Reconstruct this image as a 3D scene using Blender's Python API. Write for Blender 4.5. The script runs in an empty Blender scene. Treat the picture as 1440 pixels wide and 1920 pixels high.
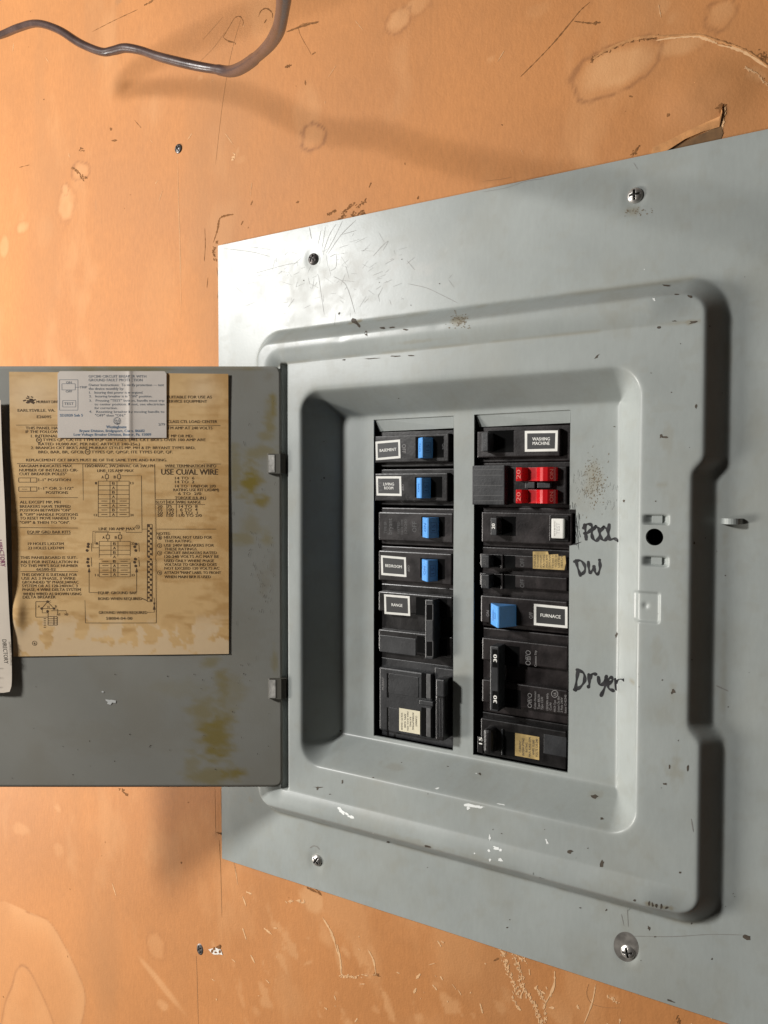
import bpy, bmesh, math, random
import numpy as np
from mathutils import Vector, Matrix

# ------------------------------------------------------------------ camera / world / lamps
K = 0.001                                     # everything below is written in millimetres
F, CX, CY = 1460.0, 720.0, 960.0              # lens in photo pixels
CAM = np.array([413.18, -447.69, -182.04])    # camera position in front of the wall (y = 0), origin = cover's top left corner
R = np.array([[0.8579906835353401, 0.016878505249875542, -0.5133878680170478],
              [0.513665168847048, -0.027637952434091173, 0.8575454727876444],
              [0.00028509628795861185, -0.9994754922687104, -0.03238300594950621]])
scene = bpy.context.scene
col = scene.collection
cd = bpy.data.cameras.new('camera'); cam = bpy.data.objects.new('camera', cd); col.objects.link(cam)
cd.sensor_fit = 'VERTICAL'; cd.sensor_height = 24.0; cd.lens = F / 1920 * 24.0
cd.clip_start = 0.01; cd.clip_end = 50
m = Matrix.Identity(4)
for i in range(3):
    m[i][0] = R[i, 0]; m[i][1] = -R[i, 1]; m[i][2] = -R[i, 2]; m[i][3] = CAM[i] * K
cam.matrix_world = m
scene.camera = cam
scene.render.resolution_x = 768; scene.render.resolution_y = 1024

world = bpy.data.worlds.new('World'); scene.world = world; world.use_nodes = True
world.node_tree.nodes['Background'].inputs[0].default_value = (1.0, 0.87, 0.76, 1)
world.node_tree.nodes['Background'].inputs[1].default_value = 0.03

def lamp(name, loc, target, size, power, colr):
    d = bpy.data.lights.new(name, 'AREA'); d.shape = 'DISK'; d.size = size * K; d.energy = power; d.color = colr
    o = bpy.data.objects.new(name, d); col.objects.link(o)
    o.location = Vector(loc) * K
    o.rotation_euler = (Vector(target) - Vector(loc)).to_track_quat('-Z', 'Y').to_euler()
    return o
lamp('ceiling_bulb', (-700, -1010, 290), (100, 0, -220), 170, 19, (1.0, 0.98, 0.95))
lamp('low_lamp', (-1300, -800, -560), (-150, 0, -400), 450, 27, (1.0, 0.95, 0.88))

vs = scene.view_settings
vs.view_transform = 'Standard'; vs.look = 'None'; vs.exposure = 0.0; vs.gamma = 1.0; vs.use_curve_mapping = False
scene.display_settings.display_device = 'sRGB'

rng = random.Random(7)
nrng = np.random.RandomState(5)

# ------------------------------------------------------------------ helpers: pixels to places
def ray(px, py): return R @ np.array([px - CX, py - CY, F])
def on_y(px, py, y=0.0):
    r = ray(px, py); return CAM + r * ((y - CAM[1]) / r[1])
# the door: hinged at x = 70.5, swung 149 degrees open
HINGE = np.array([70.5, -13.6, -246.0])
DU = np.array([-0.858, -0.5137, 0.0]); DU /= np.linalg.norm(DU)
DN = np.array([-DU[1], DU[0], 0.0])           # normal of the inside face
if DN @ (CAM - HINGE) < 0: DN = -DN
UP = np.array([0, 0, 1.0])
def on_door(px, py, w=0.0):
    r = ray(px, py); p0 = HINGE + DN * w
    return CAM + r * (((p0 - CAM) @ DN) / (r @ DN))

# ------------------------------------------------------------------ helpers: relief of the stamped cover
def sd_box(x, z, x0, x1, z0, z1, r):
    cx, cz, hx, hz = (x0 + x1) / 2, (z0 + z1) / 2, (x1 - x0) / 2 - r, (z1 - z0) / 2 - r
    qx, qz = np.abs(x - cx) - hx, np.abs(z - cz) - hz
    return np.hypot(np.maximum(qx, 0), np.maximum(qz, 0)) + np.minimum(np.maximum(qx, qz), 0) - r
def ramp(t, e=0.012):
    return 0.5 * (np.sqrt(t * t + e) - np.sqrt((t - 1) ** 2 + e) + 1)
def sstep(a, b, x):
    t = np.clip((x - a) / (b - a), 0, 1); return t * t * (3 - 2 * t)
def vnoise(x, y, s, seed=0):
    x = np.asarray(x, float) / s; y = np.asarray(y, float) / s
    def h(i, j):
        v = np.sin(i * 127.1 + j * 311.7 + seed * 74.7) * 43758.5453
        return v - np.floor(v)
    i, j = np.floor(x), np.floor(y); u, v = x - i, y - j
    u = u * u * (3 - 2 * u); v = v * v * (3 - 2 * v)
    return (h(i, j) * (1 - u) + h(i + 1, j) * u) * (1 - v) + (h(i, j + 1) * (1 - u) + h(i + 1, j + 1) * u) * v
def fbm(x, y, s, seed=0, n=4):
    t = 0; a = 0.5; w = 0
    for k in range(n):
        t = t + a * vnoise(x, y, s, seed + k * 13); w += a; a *= 0.55; s *= 0.5
    return t / w

def H(x, z):                                   # relief above the flat flange, mm
    x = np.asarray(x, float); z = np.asarray(z, float)
    notch = sstep(-318, -308, z) * (1 - sstep(-176, -166, z))
    xs = x + 6.0 * notch * sstep(300, 330, x)
    s1 = sd_box(xs, z, 48, 348, -412, -80, 12)
    top = np.full_like(x + z, 11.0)
    s2 = sd_box(x, z, 65, 900, -397.2, -95.7, 5)
    bead = 3.3 * np.sin(np.pi / 2 * np.clip(s2 / 11, 0, 1)) * (1 - sstep(318, 345, x) * 0.9)
    h = (top + bead) * ramp((9.5 - s1) / 10.5, 0.007)
    h = h - 11.0 * ramp((-sd_box(x, z, 68.5, 73.4, -397.0, -96.0, 1.0) + 0.4) / 1.2)
    s3 = sd_box(x, z, 85.7, 313.8, -375.5, -116.7, 15)
    h = h - 26.0 * ramp((-s3 + 0.5) / 16.5, 0.004)
    # long shallow sag in the flange and slight waviness
    h = h + (0.25 * np.sin(x / 61.0 + 0.7) * np.sin(z / 83.0) + 0.35 * (fbm(x, z, 46, 12, 2) - 0.5)) * sstep(0, 12, x)
    # stamped square tab with dimple
    h = h - 1.4 * ramp((-sd_box(x, z, 312.0, 326.0, -255.6, -239.2, 1.2) + 0.3) / 0.9)
    h = h - 0.9 * np.exp(-((x - 318.4) ** 2 + (z + 246.6) ** 2) / 2.2)
    # two pressed slots for the latch
    for zc in (-199.6, -222.2):
        sl = sd_box(x, z, 316.2, 330.8, zc - 2.5, zc + 2.5, 0.8)
        h = h - 3.2 * ramp((-sl + 0.2) / 0.8) * sstep(315.7, 321.7, x) * (1 - sstep(327.7, 331.0, x))
    # dimples round the screws
    for (sx, sz, d, rr) in ((308, -447.4, 1.3, 5.5), (88, -22.5, 0.4, 6), (308, -20.5, 0.5, 6), (89.5, -449.5, 0.5, 6)):
        h = h - d * np.exp(-(((x - sx) / rr) ** 2 + ((z - sz) / (rr * 1.15)) ** 2) ** 2)
    # dents in the top bead
    for (px, pz, d, rr) in ((121, -82, 0.3, 4), (193, -81, 0.2, 5), (250, -413, 0.3, 6)):
        h = h - d * np.exp(-((x - px) ** 2 + (z - pz) ** 2) / rr ** 2)
    return h
def on_cover(px, py, lift=0.0):
    y = -8.0
    for _ in range(14):
        p = on_y(px, py, y); y = 0.5 * y + 0.5 * (-(2 + float(H(p[0], p[2]))))
    p = on_y(px, py, y); p[1] -= lift; return p
FLOOR = 13.0                                   # the dead front lies this far behind the wall face

# ------------------------------------------------------------------ helpers: meshes and objects
WO = {}
def obj(name, verts, faces, mat, parent=None, smooth=False, origin=None, kind=None):
    verts = np.asarray(verts, float).reshape(-1, 3)
    if parent is not None: o0 = WO[parent.name]
    else: o0 = np.array(origin if origin is not None else [verts[:, 0].mean(), verts[:, 1].max(), verts[:, 2].min()], float)
    me = bpy.data.meshes.new(name)
    me.from_pydata([tuple(v) for v in (verts - o0) * K], [], faces)
    mats = mat if isinstance(mat, (list, tuple)) else [mat]
    for q in mats: me.materials.append(q)
    if smooth: me.polygons.foreach_set('use_smooth', [True] * len(me.polygons))
    o = bpy.data.objects.new(name, me); col.objects.link(o)
    if parent is not None: o.parent = parent
    else: o.location = o0 * K
    WO[o.name] = o0
    if kind: o['kind'] = kind
    return o
def thing(name, label, cat, loc, group=None):
    o = bpy.data.objects.new(name, None); col.objects.link(o); o.location = Vector(loc) * K
    o.empty_display_size = 0.01
    WO[o.name] = np.array(loc, float); tag(o, label, cat, group); return o
def tag(o, label, cat, group=None):
    o['label'] = label; o['category'] = cat
    if group: o['group'] = group
    return o

class MB:
    def __init__(s): s.v = []; s.f = []
    def add(s, v, f):
        b = len(s.v); s.v += [tuple(p) for p in v]; s.f += [tuple(i + b for i in q) for q in f]; return s
    def box(s, x0, x1, y0, y1, z0, z1, b=0.5, tz=0.0, tx=0.0, seg=2):
        bm = bmesh.new(); bmesh.ops.create_cube(bm, size=1)
        for v in bm.verts:
            front = v.co.y < 0
            x = x0 if v.co.x < 0 else x1; z = z0 if v.co.z < 0 else z1
            if front:
                x += tx if v.co.x < 0 else -tx; z += tz if v.co.z < 0 else -tz
            v.co = (x, y0 if front else y1, z)
        if b > 0: bmesh.ops.bevel(bm, geom=bm.edges[:], offset=b, segments=seg, profile=0.6, affect='EDGES')
        bm.verts.index_update()
        s.add([v.co[:] for v in bm.verts], [[v.index for v in q.verts] for q in bm.faces]); bm.free(); return s
    def prism(s, pts, z0, z1, b=0.35):         # polygon in x-y swept along z
        bm = bmesh.new()
        lo = [bm.verts.new((x, y, z0)) for x, y in pts]; hi = [bm.verts.new((x, y, z1)) for x, y in pts]
        bm.faces.new(lo); bm.faces.new(hi[::-1]); n = len(pts)
        for i in range(n): bm.faces.new((lo[i], hi[i], hi[(i + 1) % n], lo[(i + 1) % n]))
        bmesh.ops.recalc_face_normals(bm, faces=bm.faces[:])
        if b > 0: bmesh.ops.bevel(bm, geom=bm.edges[:], offset=b, segments=2, profile=0.6, affect='EDGES')
        bm.verts.index_update()
        s.add([v.co[:] for v in bm.verts], [[v.index for v in q.verts] for q in bm.faces]); bm.free(); return s
    def quad(s, a, b, c, d): return s.add([a, b, c, d], [(0, 1, 2, 3)])
    def rect(s, x0, x1, z0, z1, y): return s.quad((x0, y, z0), (x1, y, z0), (x1, y, z1), (x0, y, z1))
    def poly(s, pts): return s.add(pts, [tuple(range(len(pts)))])
    def ribbon(s, pts, w, n=(0, -1, 0), taper=True, jitter=0.0):
        pts = [np.asarray(p, float) for p in pts]; n = np.asarray(n, float); k = len(pts); vv = []
        for i, p in enumerate(pts):
            t = pts[min(i + 1, k - 1)] - pts[max(i - 1, 0)]; t /= (np.linalg.norm(t) + 1e-9)
            sd = np.cross(n, t); ww = w[i] if isinstance(w, (list, tuple)) else w
            if taper and (i == 0 or i == k - 1): ww *= 0.3
            ww *= 1 + jitter * (rng.random() - 0.5)
            vv += [p - sd * ww / 2, p + sd * ww / 2]
        return s.add(vv, [(2 * i, 2 * i + 1, 2 * i + 3, 2 * i + 2) for i in range(k - 1)])
    def tube(s, pts, r, n=12, cap=True):
        pts = [np.asarray(p, float) for p in pts]; k = len(pts); b = len(s.v)
        u = None
        for i, p in enumerate(pts):
            t = pts[min(i + 1, k - 1)] - pts[max(i - 1, 0)]; t /= np.linalg.norm(t)
            if u is None: u = np.cross(t, [0.1, 0.2, 1]); u /= np.linalg.norm(u)
            u = u - t * (u @ t); u /= np.linalg.norm(u); w = np.cross(t, u)
            ri = r[i] if isinstance(r, (list, tuple)) else r
            for j in range(n):
                a = 2 * math.pi * j / n; s.v.append(tuple(p + (u * math.cos(a) + w * math.sin(a)) * ri))
        for i in range(k - 1):
            for j in range(n):
                j2 = (j + 1) % n; s.f.append((b + i * n + j, b + i * n + j2, b + (i + 1) * n + j2, b + (i + 1) * n + j))
        if cap:
            s.f.append(tuple(b + j for j in range(n))[::-1]); s.f.append(tuple(b + (k - 1) * n + j for j in range(n)))
        return s
    def build(s, name, mat, parent=None, smooth=False, origin=None, kind=None):
        return obj(name, s.v, s.f, mat, parent, smooth, origin, kind)

def smooth_path(pts, n=8):                     # Catmull-Rom
    pts = [np.asarray(p, float) for p in pts]; P = [2 * pts[0] - pts[1]] + pts + [2 * pts[-1] - pts[-2]]; out = []
    for i in range(1, len(P) - 2):
        for k in range(n):
            t = k / n
            out.append(0.5 * ((2 * P[i]) + (P[i + 1] - P[i - 1]) * t + (2 * P[i - 1] - 5 * P[i] + 4 * P[i + 1] - P[i + 2]) * t * t + (3 * P[i] - P[i - 1] - 3 * P[i + 1] + P[i + 2]) * t ** 3))
    out.append(pts[-1]); return out

# lettering: flat meshes from the built-in font
_tc = {}
def glyphs(s):
    if s in _tc: return _tc[s]
    cu = bpy.data.curves.new('t', 'FONT'); cu.body = s; cu.resolution_u = 2
    o = bpy.data.objects.new('t', cu); col.objects.link(o)
    bpy.context.view_layer.update()
    me = bpy.data.meshes.new_from_object(o.evaluated_get(bpy.context.evaluated_depsgraph_get()))
    v = np.array([p.co[:2] for p in me.vertices]) if len(me.vertices) else np.zeros((1, 2)); fc = [tuple(p.vertices) for p in me.polygons]
    bpy.data.objects.remove(o); bpy.data.curves.remove(cu); bpy.data.meshes.remove(me)
    _tc[s] = (v, fc); return _tc[s]
def text(mb, s, org, ux, uy, bold=0.0, descend=False):
    """fit the string's box to org + ux (full width) + uy (cap height)"""
    v, fc = glyphs(s)
    x0, x1 = v[:, 0].min(), v[:, 0].max(); y0, y1 = (0 if not descend else v[:, 1].min()), max(v[:, 1].max(), 0.3)
    org, ux, uy = (np.asarray(q, float) for q in (org, ux, uy))
    a = (v[:, 0] - x0) / (x1 - x0); b = (v[:, 1] - y0) / (y1 - y0)
    p = org + a[:, None] * ux + b[:, None] * uy
    mb.add(p, fc)
    if bold:
        d = ux / (np.linalg.norm(ux) + 1e-9) * bold
        nrm = np.cross(ux, uy); nrm /= np.linalg.norm(nrm) + 1e-9
        mb.add(p + d + nrm * 0.012, fc)

# ------------------------------------------------------------------ materials
def mat(name, base, rough=0.5, metal=0.0, spec=0.5, bump=0.0, bscale=300.0, var=0.0, vscale=40.0, coat=0.0, grain=0.0):
    M = bpy.data.materials.new(name); M.use_nodes = True; nt = M.node_tree; b = nt.nodes['Principled BSDF']
    b.inputs['Base Color'].default_value = (*base, 1); b.inputs['Roughness'].default_value = rough
    b.inputs['Metallic'].default_value = metal; b.inputs['Specular IOR Level'].default_value = spec
    if coat: b.inputs['Coat Weight'].default_value = coat; b.inputs['Coat Roughness'].default_value = 0.25
    tc = nt.nodes.new('ShaderNodeNewGeometry')
    if var:
        n = nt.nodes.new('ShaderNodeTexNoise'); n.inputs['Scale'].default_value = vscale; n.inputs['Detail'].default_value = 6
        nt.links.new(tc.outputs['Position'], n.inputs['Vector'])
        mr = nt.nodes.new('ShaderNodeMapRange'); mr.inputs['From Min'].default_value = 0.3; mr.inputs['From Max'].default_value = 0.7
        mr.inputs['To Min'].default_value = 1 - var; mr.inputs['To Max'].default_value = 1 + var
        nt.links.new(n.outputs['Fac'], mr.inputs['Value'])
        mx = nt.nodes.new('ShaderNodeVectorMath'); mx.operation = 'SCALE'; mx.inputs[0].default_value = base
        nt.links.new(mr.outputs[0], mx.inputs['Scale']); nt.links.new(mx.outputs[0], b.inputs['Base Color'])
        if grain:                              # fibrous mottling of board paper
            mp = nt.nodes.new('ShaderNodeMapping'); mp.inputs['Scale'].default_value = (1, 1, 0.3); nt.links.new(tc.outputs['Position'], mp.inputs['Vector'])
            n3 = nt.nodes.new('ShaderNodeTexNoise'); n3.inputs['Scale'].default_value = 420; n3.inputs['Detail'].default_value = 5; n3.inputs['Roughness'].default_value = 0.7; nt.links.new(mp.outputs[0], n3.inputs['Vector'])
            m3 = nt.nodes.new('ShaderNodeMapRange'); m3.inputs['From Min'].default_value = 0.3; m3.inputs['From Max'].default_value = 0.7; m3.inputs['To Min'].default_value = 1 - grain; m3.inputs['To Max'].default_value = 1 + grain
            nt.links.new(n3.outputs['Fac'], m3.inputs['Value']); mm = nt.nodes.new('ShaderNodeMath'); mm.operation = 'MULTIPLY'
            nt.links.new(mr.outputs[0], mm.inputs[0]); nt.links.new(m3.outputs[0], mm.inputs[1]); nt.links.new(mm.outputs[0], mx.inputs['Scale'])
        r2 = nt.nodes.new('ShaderNodeMapRange'); r2.inputs['To Min'].default_value = max(rough - 0.1, 0.03); r2.inputs['To Max'].default_value = min(rough + 0.1, 1)
        nt.links.new(n.outputs['Fac'], r2.inputs['Value']); nt.links.new(r2.outputs[0], b.inputs['Roughness'])
    if bump:
        n2 = nt.nodes.new('ShaderNodeTexNoise'); n2.inputs['Scale'].default_value = bscale; n2.inputs['Detail'].default_value = 4
        nt.links.new(tc.outputs['Position'], n2.inputs['Vector'])
        bp = nt.nodes.new('ShaderNodeBump'); bp.inputs['Strength'].default_value = bump; bp.inputs['Distance'].default_value = 0.0004
        nt.links.new(n2.outputs['Fac'], bp.inputs['Height']); nt.links.new(bp.outputs[0], b.inputs['Normal'])
    return M
def add_attr_mix(M, attr, colr, amount=1.0, rough=None):
    """blend in another surface colour where a painted-on mask says so (dirt, stains, worn spots)"""
    nt = M.node_tree; b = nt.nodes['Principled BSDF']
    at = nt.nodes.new('ShaderNodeAttribute'); at.attribute_name = attr
    def fac():
        k = nt.nodes.new('ShaderNodeMath'); k.operation = 'MULTIPLY'; k.use_clamp = True; k.inputs[1].default_value = amount
        nt.links.new(at.outputs['Fac'], k.inputs[0]); return k.outputs[0]
    inp = b.inputs['Base Color']
    mx = nt.nodes.new('ShaderNodeMix'); mx.data_type = 'RGBA'
    if inp.is_linked: nt.links.new(inp.links[0].from_socket, mx.inputs['A'])
    else: mx.inputs['A'].default_value = inp.default_value[:]
    mx.inputs['B'].default_value = (*colr, 1); nt.links.new(fac(), mx.inputs['Factor']); nt.links.new(mx.outputs['Result'], inp)
    if rough is not None:
        ri = b.inputs['Roughness']; m2 = nt.nodes.new('ShaderNodeMix'); m2.data_type = 'FLOAT'
        if ri.is_linked: nt.links.new(ri.links[0].from_socket, m2.inputs['A'])
        else: m2.inputs['A'].default_value = ri.default_value
        m2.inputs['B'].default_value = rough; nt.links.new(fac(), m2.inputs['Factor']); nt.links.new(m2.outputs['Result'], ri)

M_WALL = mat('tan_board', (0.505, 0.214, 0.071), 0.66, spec=0.3, bump=0.3, bscale=700, var=0.09, vscale=9, grain=0.085)
add_attr_mix(M_WALL, 'pale', (0.66, 0.345, 0.15)); add_attr_mix(M_WALL, 'ring', (0.27, 0.11, 0.04), 0.95); add_attr_mix(M_WALL, 'soil', (0.40, 0.19, 0.075), 0.75)
M_SCR_D = mat('wall_gouge', (0.22, 0.10, 0.038), 0.85, spec=0.1, var=0.3, vscale=400)
M_SCR_P = mat('wall_scuff', (0.72, 0.44, 0.23), 0.8, spec=0.1, var=0.12, vscale=300)
M_SCR_M = mat('wall_pencil_line', (0.36, 0.18, 0.08), 0.8, spec=0.1)
M_CORE = mat('plaster_core', (0.78, 0.74, 0.68), 0.9, bump=0.8, bscale=900, var=0.2, vscale=500)
M_TORN = mat('torn_paper', (0.50, 0.235, 0.085), 0.85, bump=0.5, bscale=500, var=0.2, vscale=200)
M_HOLE = mat('torn_void', (0.16, 0.085, 0.035), 0.9, var=0.3, vscale=200)
GREY = (0.33, 0.355, 0.342)
M_COVER = mat('grey_enamel', GREY, 0.345, spec=0.40, bump=0.05, bscale=650, var=0.06, vscale=22, grain=0.035)
add_attr_mix(M_COVER, 'grime', (0.22, 0.185, 0.11), 0.8, 0.6); add_attr_mix(M_COVER, 'worn', (0.50, 0.49, 0.46), 0.6, 0.5)
M_DOOR = mat('grey_enamel_door', (0.335, 0.332, 0.298), 0.42, spec=0.5, bump=0.08, bscale=600, var=0.06, vscale=14)
add_attr_mix(M_DOOR, 'glue', (0.27, 0.20, 0.022), 0.9, 0.35); add_attr_mix(M_DOOR, 'grime', (0.24, 0.20, 0.13), 0.6, 0.6)
M_MARK_D = mat('dark_chip', (0.07, 0.055, 0.04), 0.7, var=0.3, vscale=500)
M_MARK_R = mat('rust_stain', (0.19, 0.155, 0.105), 0.7, var=0.3, vscale=500)
M_MARK_W = mat('white_paint_drip', (0.80, 0.82, 0.80), 0.5)
M_MARK_G = mat('enamel_scratch', (0.22, 0.215, 0.20), 0.5)
M_INK = mat('black_marker', (0.02, 0.02, 0.022), 0.45, var=0.4, vscale=260)
M_INK_OLD = mat('faded_marker', (0.20, 0.205, 0.195), 0.5, var=0.25, vscale=300)
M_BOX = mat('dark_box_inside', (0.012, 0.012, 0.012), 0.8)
M_BLK = mat('black_bakelite', (0.010, 0.009, 0.009), 0.32, bump=0.15, bscale=700, var=0.4, vscale=120, grain=0.35)
M_BLK2 = mat('black_plastic_brownish', (0.014, 0.0105, 0.0105), 0.36, bump=0.15, bscale=700, var=0.4, vscale=120, grain=0.35)
M_BLK3 = mat('worn_black_plastic', (0.022, 0.023, 0.025), 0.42, bump=0.2, bscale=600, var=0.3, vscale=90)
M_GAP = mat('handle_slot', (0.004, 0.004, 0.004), 0.9, spec=0.1)
M_BLUE = mat('blue_plastic', (0.10, 0.345, 0.78), 0.40, bump=0.05, bscale=500, var=0.08, vscale=150)
M_BLUE_D = mat('blue_moulded_mark', (0.03, 0.14, 0.45), 0.45)
M_RED = mat('red_plastic', (0.52, 0.008, 0.012), 0.26, var=0.06, vscale=120)
M_RED_T = mat('pale_red_lettering', (0.72, 0.16, 0.13), 0.5)
M_WHITE = mat('white_label', (0.78, 0.77, 0.72), 0.55, var=0.09, vscale=120)
M_LBLK = mat('label_black', (0.022, 0.022, 0.022), 0.5)
M_LTXT = mat('label_lettering', (0.86, 0.85, 0.80), 0.55)
M_GTXT = mat('grey_lettering', (0.23, 0.22, 0.215), 0.6)
M_DTXT = mat('moulded_lettering', (0.07, 0.07, 0.07), 0.5)
M_CREAM = mat('cream_label', (0.74, 0.68, 0.50), 0.6, var=0.06, vscale=120)
M_GOLD = mat('gold_foil_label', (0.50, 0.36, 0.15), 0.38, metal=0.25, var=0.25, vscale=180, bump=0.25, bscale=400)
M_TINK = mat('label_ink', (0.06, 0.045, 0.03), 0.7)
M_CARD = mat('aged_card', (0.90, 0.60, 0.28), 0.62, spec=0.3, bump=0.15, bscale=300, var=0.06, vscale=30)
add_attr_mix(M_CARD, 'brown', (0.55, 0.29, 0.085), 0.7); add_attr_mix(M_CARD, 'lightpaper', (0.93, 0.70, 0.44), 0.9)
M_CARDINK = mat('brown_print', (0.10, 0.055, 0.022), 0.7)
M_STICK = mat('sticker_paper', (0.82, 0.74, 0.66), 0.55, var=0.04, vscale=60)
M_STICKINK = mat('blue_grey_print', (0.17, 0.20, 0.24), 0.7)
M_STICKBLUE = mat('blue_print', (0.05, 0.16, 0.30), 0.7)
M_PAPER = mat('directory_paper', (0.80, 0.70, 0.58), 0.65, var=0.05, vscale=40)
M_MAG = mat('magenta_print', (0.30, 0.05, 0.15), 0.7)
M_STEEL = mat('screw_steel', (0.62, 0.60, 0.57), 0.36, metal=0.75, var=0.2, vscale=300)
M_STEEL_D = mat('dark_screw', (0.16, 0.145, 0.14), 0.4, metal=0.6, var=0.3, vscale=300)
M_HINGE = mat('hinge_metal', (0.75, 0.73, 0.68), 0.45, metal=0.35, bump=0.4, bscale=500, var=0.3, vscale=250)
M_HINGE_D = mat('hinge_enamel', (0.09, 0.085, 0.07), 0.5)
M_WIRE = mat('cable_sheath', (0.075, 0.046, 0.040), 0.33, bump=0.3, bscale=260, var=0.35, vscale=50)

# ------------------------------------------------------------------ grid surfaces with painted masks
def lines(a, b, coarse, dense, ranges, exact=()):
    out = [a]; x = a
    while x < b - 1e-6:
        st = dense if any(r0 - dense < x < r1 for r0, r1 in ranges) else coarse
        for r0, r1 in ranges:
            if x < r0 < x + st: st = max(r0 - x, 0.05)
        x = min(x + st, b); out.append(x)
    out = [v for v in out if not any(abs(v - e) < 0.3 for e in exact)] + list(exact)
    return np.array(sorted(out))
def grid_obj(name, xs, zs, yf, keep, mat_, attrs, parent=None, origin=None, extra=None, smooth=True, sm_extra=()):
    X, Z = np.meshgrid(xs, zs, indexing='xy'); nx, nz = len(xs), len(zs)
    Y = yf(X, Z)
    V = np.stack([X, Y, Z], -1).reshape(-1, 3)
    i, j = np.meshgrid(np.arange(nx - 1), np.arange(nz - 1), indexing='xy')
    cxm, czm = (xs[i] + xs[i + 1]) / 2, (zs[j] + zs[j + 1]) / 2
    k = keep(cxm, czm)
    a = (j * nx + i)[k]
    Fq = np.stack([a, a + 1, a + nx + 1, a + nx], -1)
    used = np.unique(Fq); mp = -np.ones(len(V), int); mp[used] = np.arange(len(used))
    V = V[used]; Fq = mp[Fq]
    ev, ef = (np.array(extra[0], float).reshape(-1, 3), extra[1]) if extra else (np.zeros((0, 3)), [])
    nb = len(V); Vall = np.concatenate([V, ev]) if len(ev) else V
    me = bpy.data.meshes.new(name)
    o0 = WO[parent.name] if parent is not None else np.array(origin, float)
    me.from_pydata(((Vall - o0) * K).tolist(), [], Fq.tolist() + [[q + nb for q in f] for f in ef])
    me.materials.append(mat_)
    if smooth: me.polygons.foreach_set('use_smooth', [True] * len(Fq) + [k in sm_extra for k in range(len(ef))])
    for an, fn in attrs.items():
        at = me.attributes.new(an, 'FLOAT', 'POINT')
        val = np.clip(fn(Vall[:, 0], Vall[:, 2]), 0, 1); at.data.foreach_set('value', val)
    o = bpy.data.objects.new(name, me); col.objects.link(o)
    if parent is not None: o.parent = parent
    else: o.location = o0 * K
    WO[o.name] = o0
    return o

# ================================================================== WALL
def px2wall(px, py): p = on_y(px, py, 0); return p[0], p[2]
def blob(x, z, px, py, rx, ry, seed, rot=0.0, soft=0.12, amp=0.45):
    """mask of an uneven patch: rx, ry in photo pixels on the wall"""
    cx, cz = px2wall(px, py); ex = abs(px2wall(px + rx, py)[0] - cx); ez = abs(px2wall(px, py + ry)[1] - cz)
    dx, dz = x - cx, z - cz; c, s = math.cos(rot), math.sin(rot)
    u, v = (dx * c + dz * s) / ex, (-dx * s + dz * c) / ez
    n = fbm(x, z, max(ex, ez) * 0.75, seed, 4) - 0.5
    d = np.hypot(u, v) + n * amp * 1.9
    return d
STAINS = [ # px, py, rx, ry, pale strength, ring strength, rot
    (585, 257, 23, 25, 0.35, 1.0, 0), (124, 383, 17, 32, 0.75, 0.25, -0.1), (122, 354, 7, 11, 0.8, 0.5, 0), (42, 427, 15, 14, 0.7, 0.15, 0),
    (8, 460, 9, 25, 0.6, 0.1, 0), (150, 322, 17, 16, 0.5, 0.7, 0), (748, 36, 22, 22, 0.75, 0.6, 0), (778, 12, 26, 18, 0.55, 0.25, 0),
    (1350, 28, 29, 33, 0.6, 0.75, 0.2), (1150, 128, 80, 44, 0.95, 0.8, 0.12), (1270, 85, 50, 22, 0.8, 0.25, 0), (1240, 12, 16, 22, 0.5, 0, 0), (1260, 34, 14, 16, 0.4, 0, 0),
    (919, 111, 8, 7, 0.4, 0, 0), (1010, 22, 30, 18, 0.25, 0, 0), (292, 1773, 17, 24, 0.35, 0.25, 0), (298, 1841, 58, 9, 0.75, 0.05, -0.52), (306, 1886, 12, 10, 0.6, 0, 0),
    (584, 1690, 26, 30, 0.9, 0, 0.1), (612, 1755, 16, 26, 0.5, 0, 0.5), (635, 1800, 8, 30, 0.55, 0, 0.3), (695, 1790, 12, 30, 0.45, 0, 0.3), (820, 1846, 14, 8, 0.4, 0.1, 0),
    (500, 1880, 14, 12, 0.6, 0, 0), (705, 1893, 10, 8, 0.5, 0, 0), (535, 1777, 9, 6, 0.8, 0, 0.5), (578, 1805, 12, 4, 0.7, 0, 0.6), (400, 1770, 6, 8, 0.5, 0, 0),
    (108, 1515, 7, 10, 0.6, 0, 0), (40, 1555, 18, 14, 0.35, 0, 0), (110, 1595, 12, 16, 0.35, 0, 0), (1150, 1870, 14, 8, 0.4, 0, 0), (480, 1895, 10, 10, 0.4, 0, 0),
    (445, 285, 8, 4, 0.6, 0, 1.3), (450, 300, 12, 8, 0.3, 0, 0), (376, 146, 6, 4, 0.5, 0, 0), (1420, 140, 22, 14, 0.7, 0.2, -0.6),
    (80, 430, 20, 40, 0.2, 0, 0), (300, 560, 40, 100, 0.12, 0, 0)]
ARC1 = [px2wall(*p) for p in smooth_path([(10, 1690), (55, 1712), (92, 1728), (122, 1775), (145, 1822), (159, 1862), (156, 1905), (140, 1960)], 6)]
ARC2 = [px2wall(*p) for p in smooth_path([(2, 1922), (10, 1880), (22, 1850), (30, 1822), (42, 1810), (56, 1822), (72, 1852), (90, 1892), (104, 1930)], 6)]
def in_poly(x, z, pts):
    r = np.zeros(x.shape, bool); n = len(pts)
    for a in range(n):
        x0, z0 = pts[a]; x1, z1 = pts[(a + 1) % n]
        c = ((z0 > z) != (z1 > z)); t = (x1 - x0) * (z - z0) / ((z1 - z0) if z1 != z0 else 1e-9) + x0
        r ^= c & (x < t)
    return r
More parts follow.
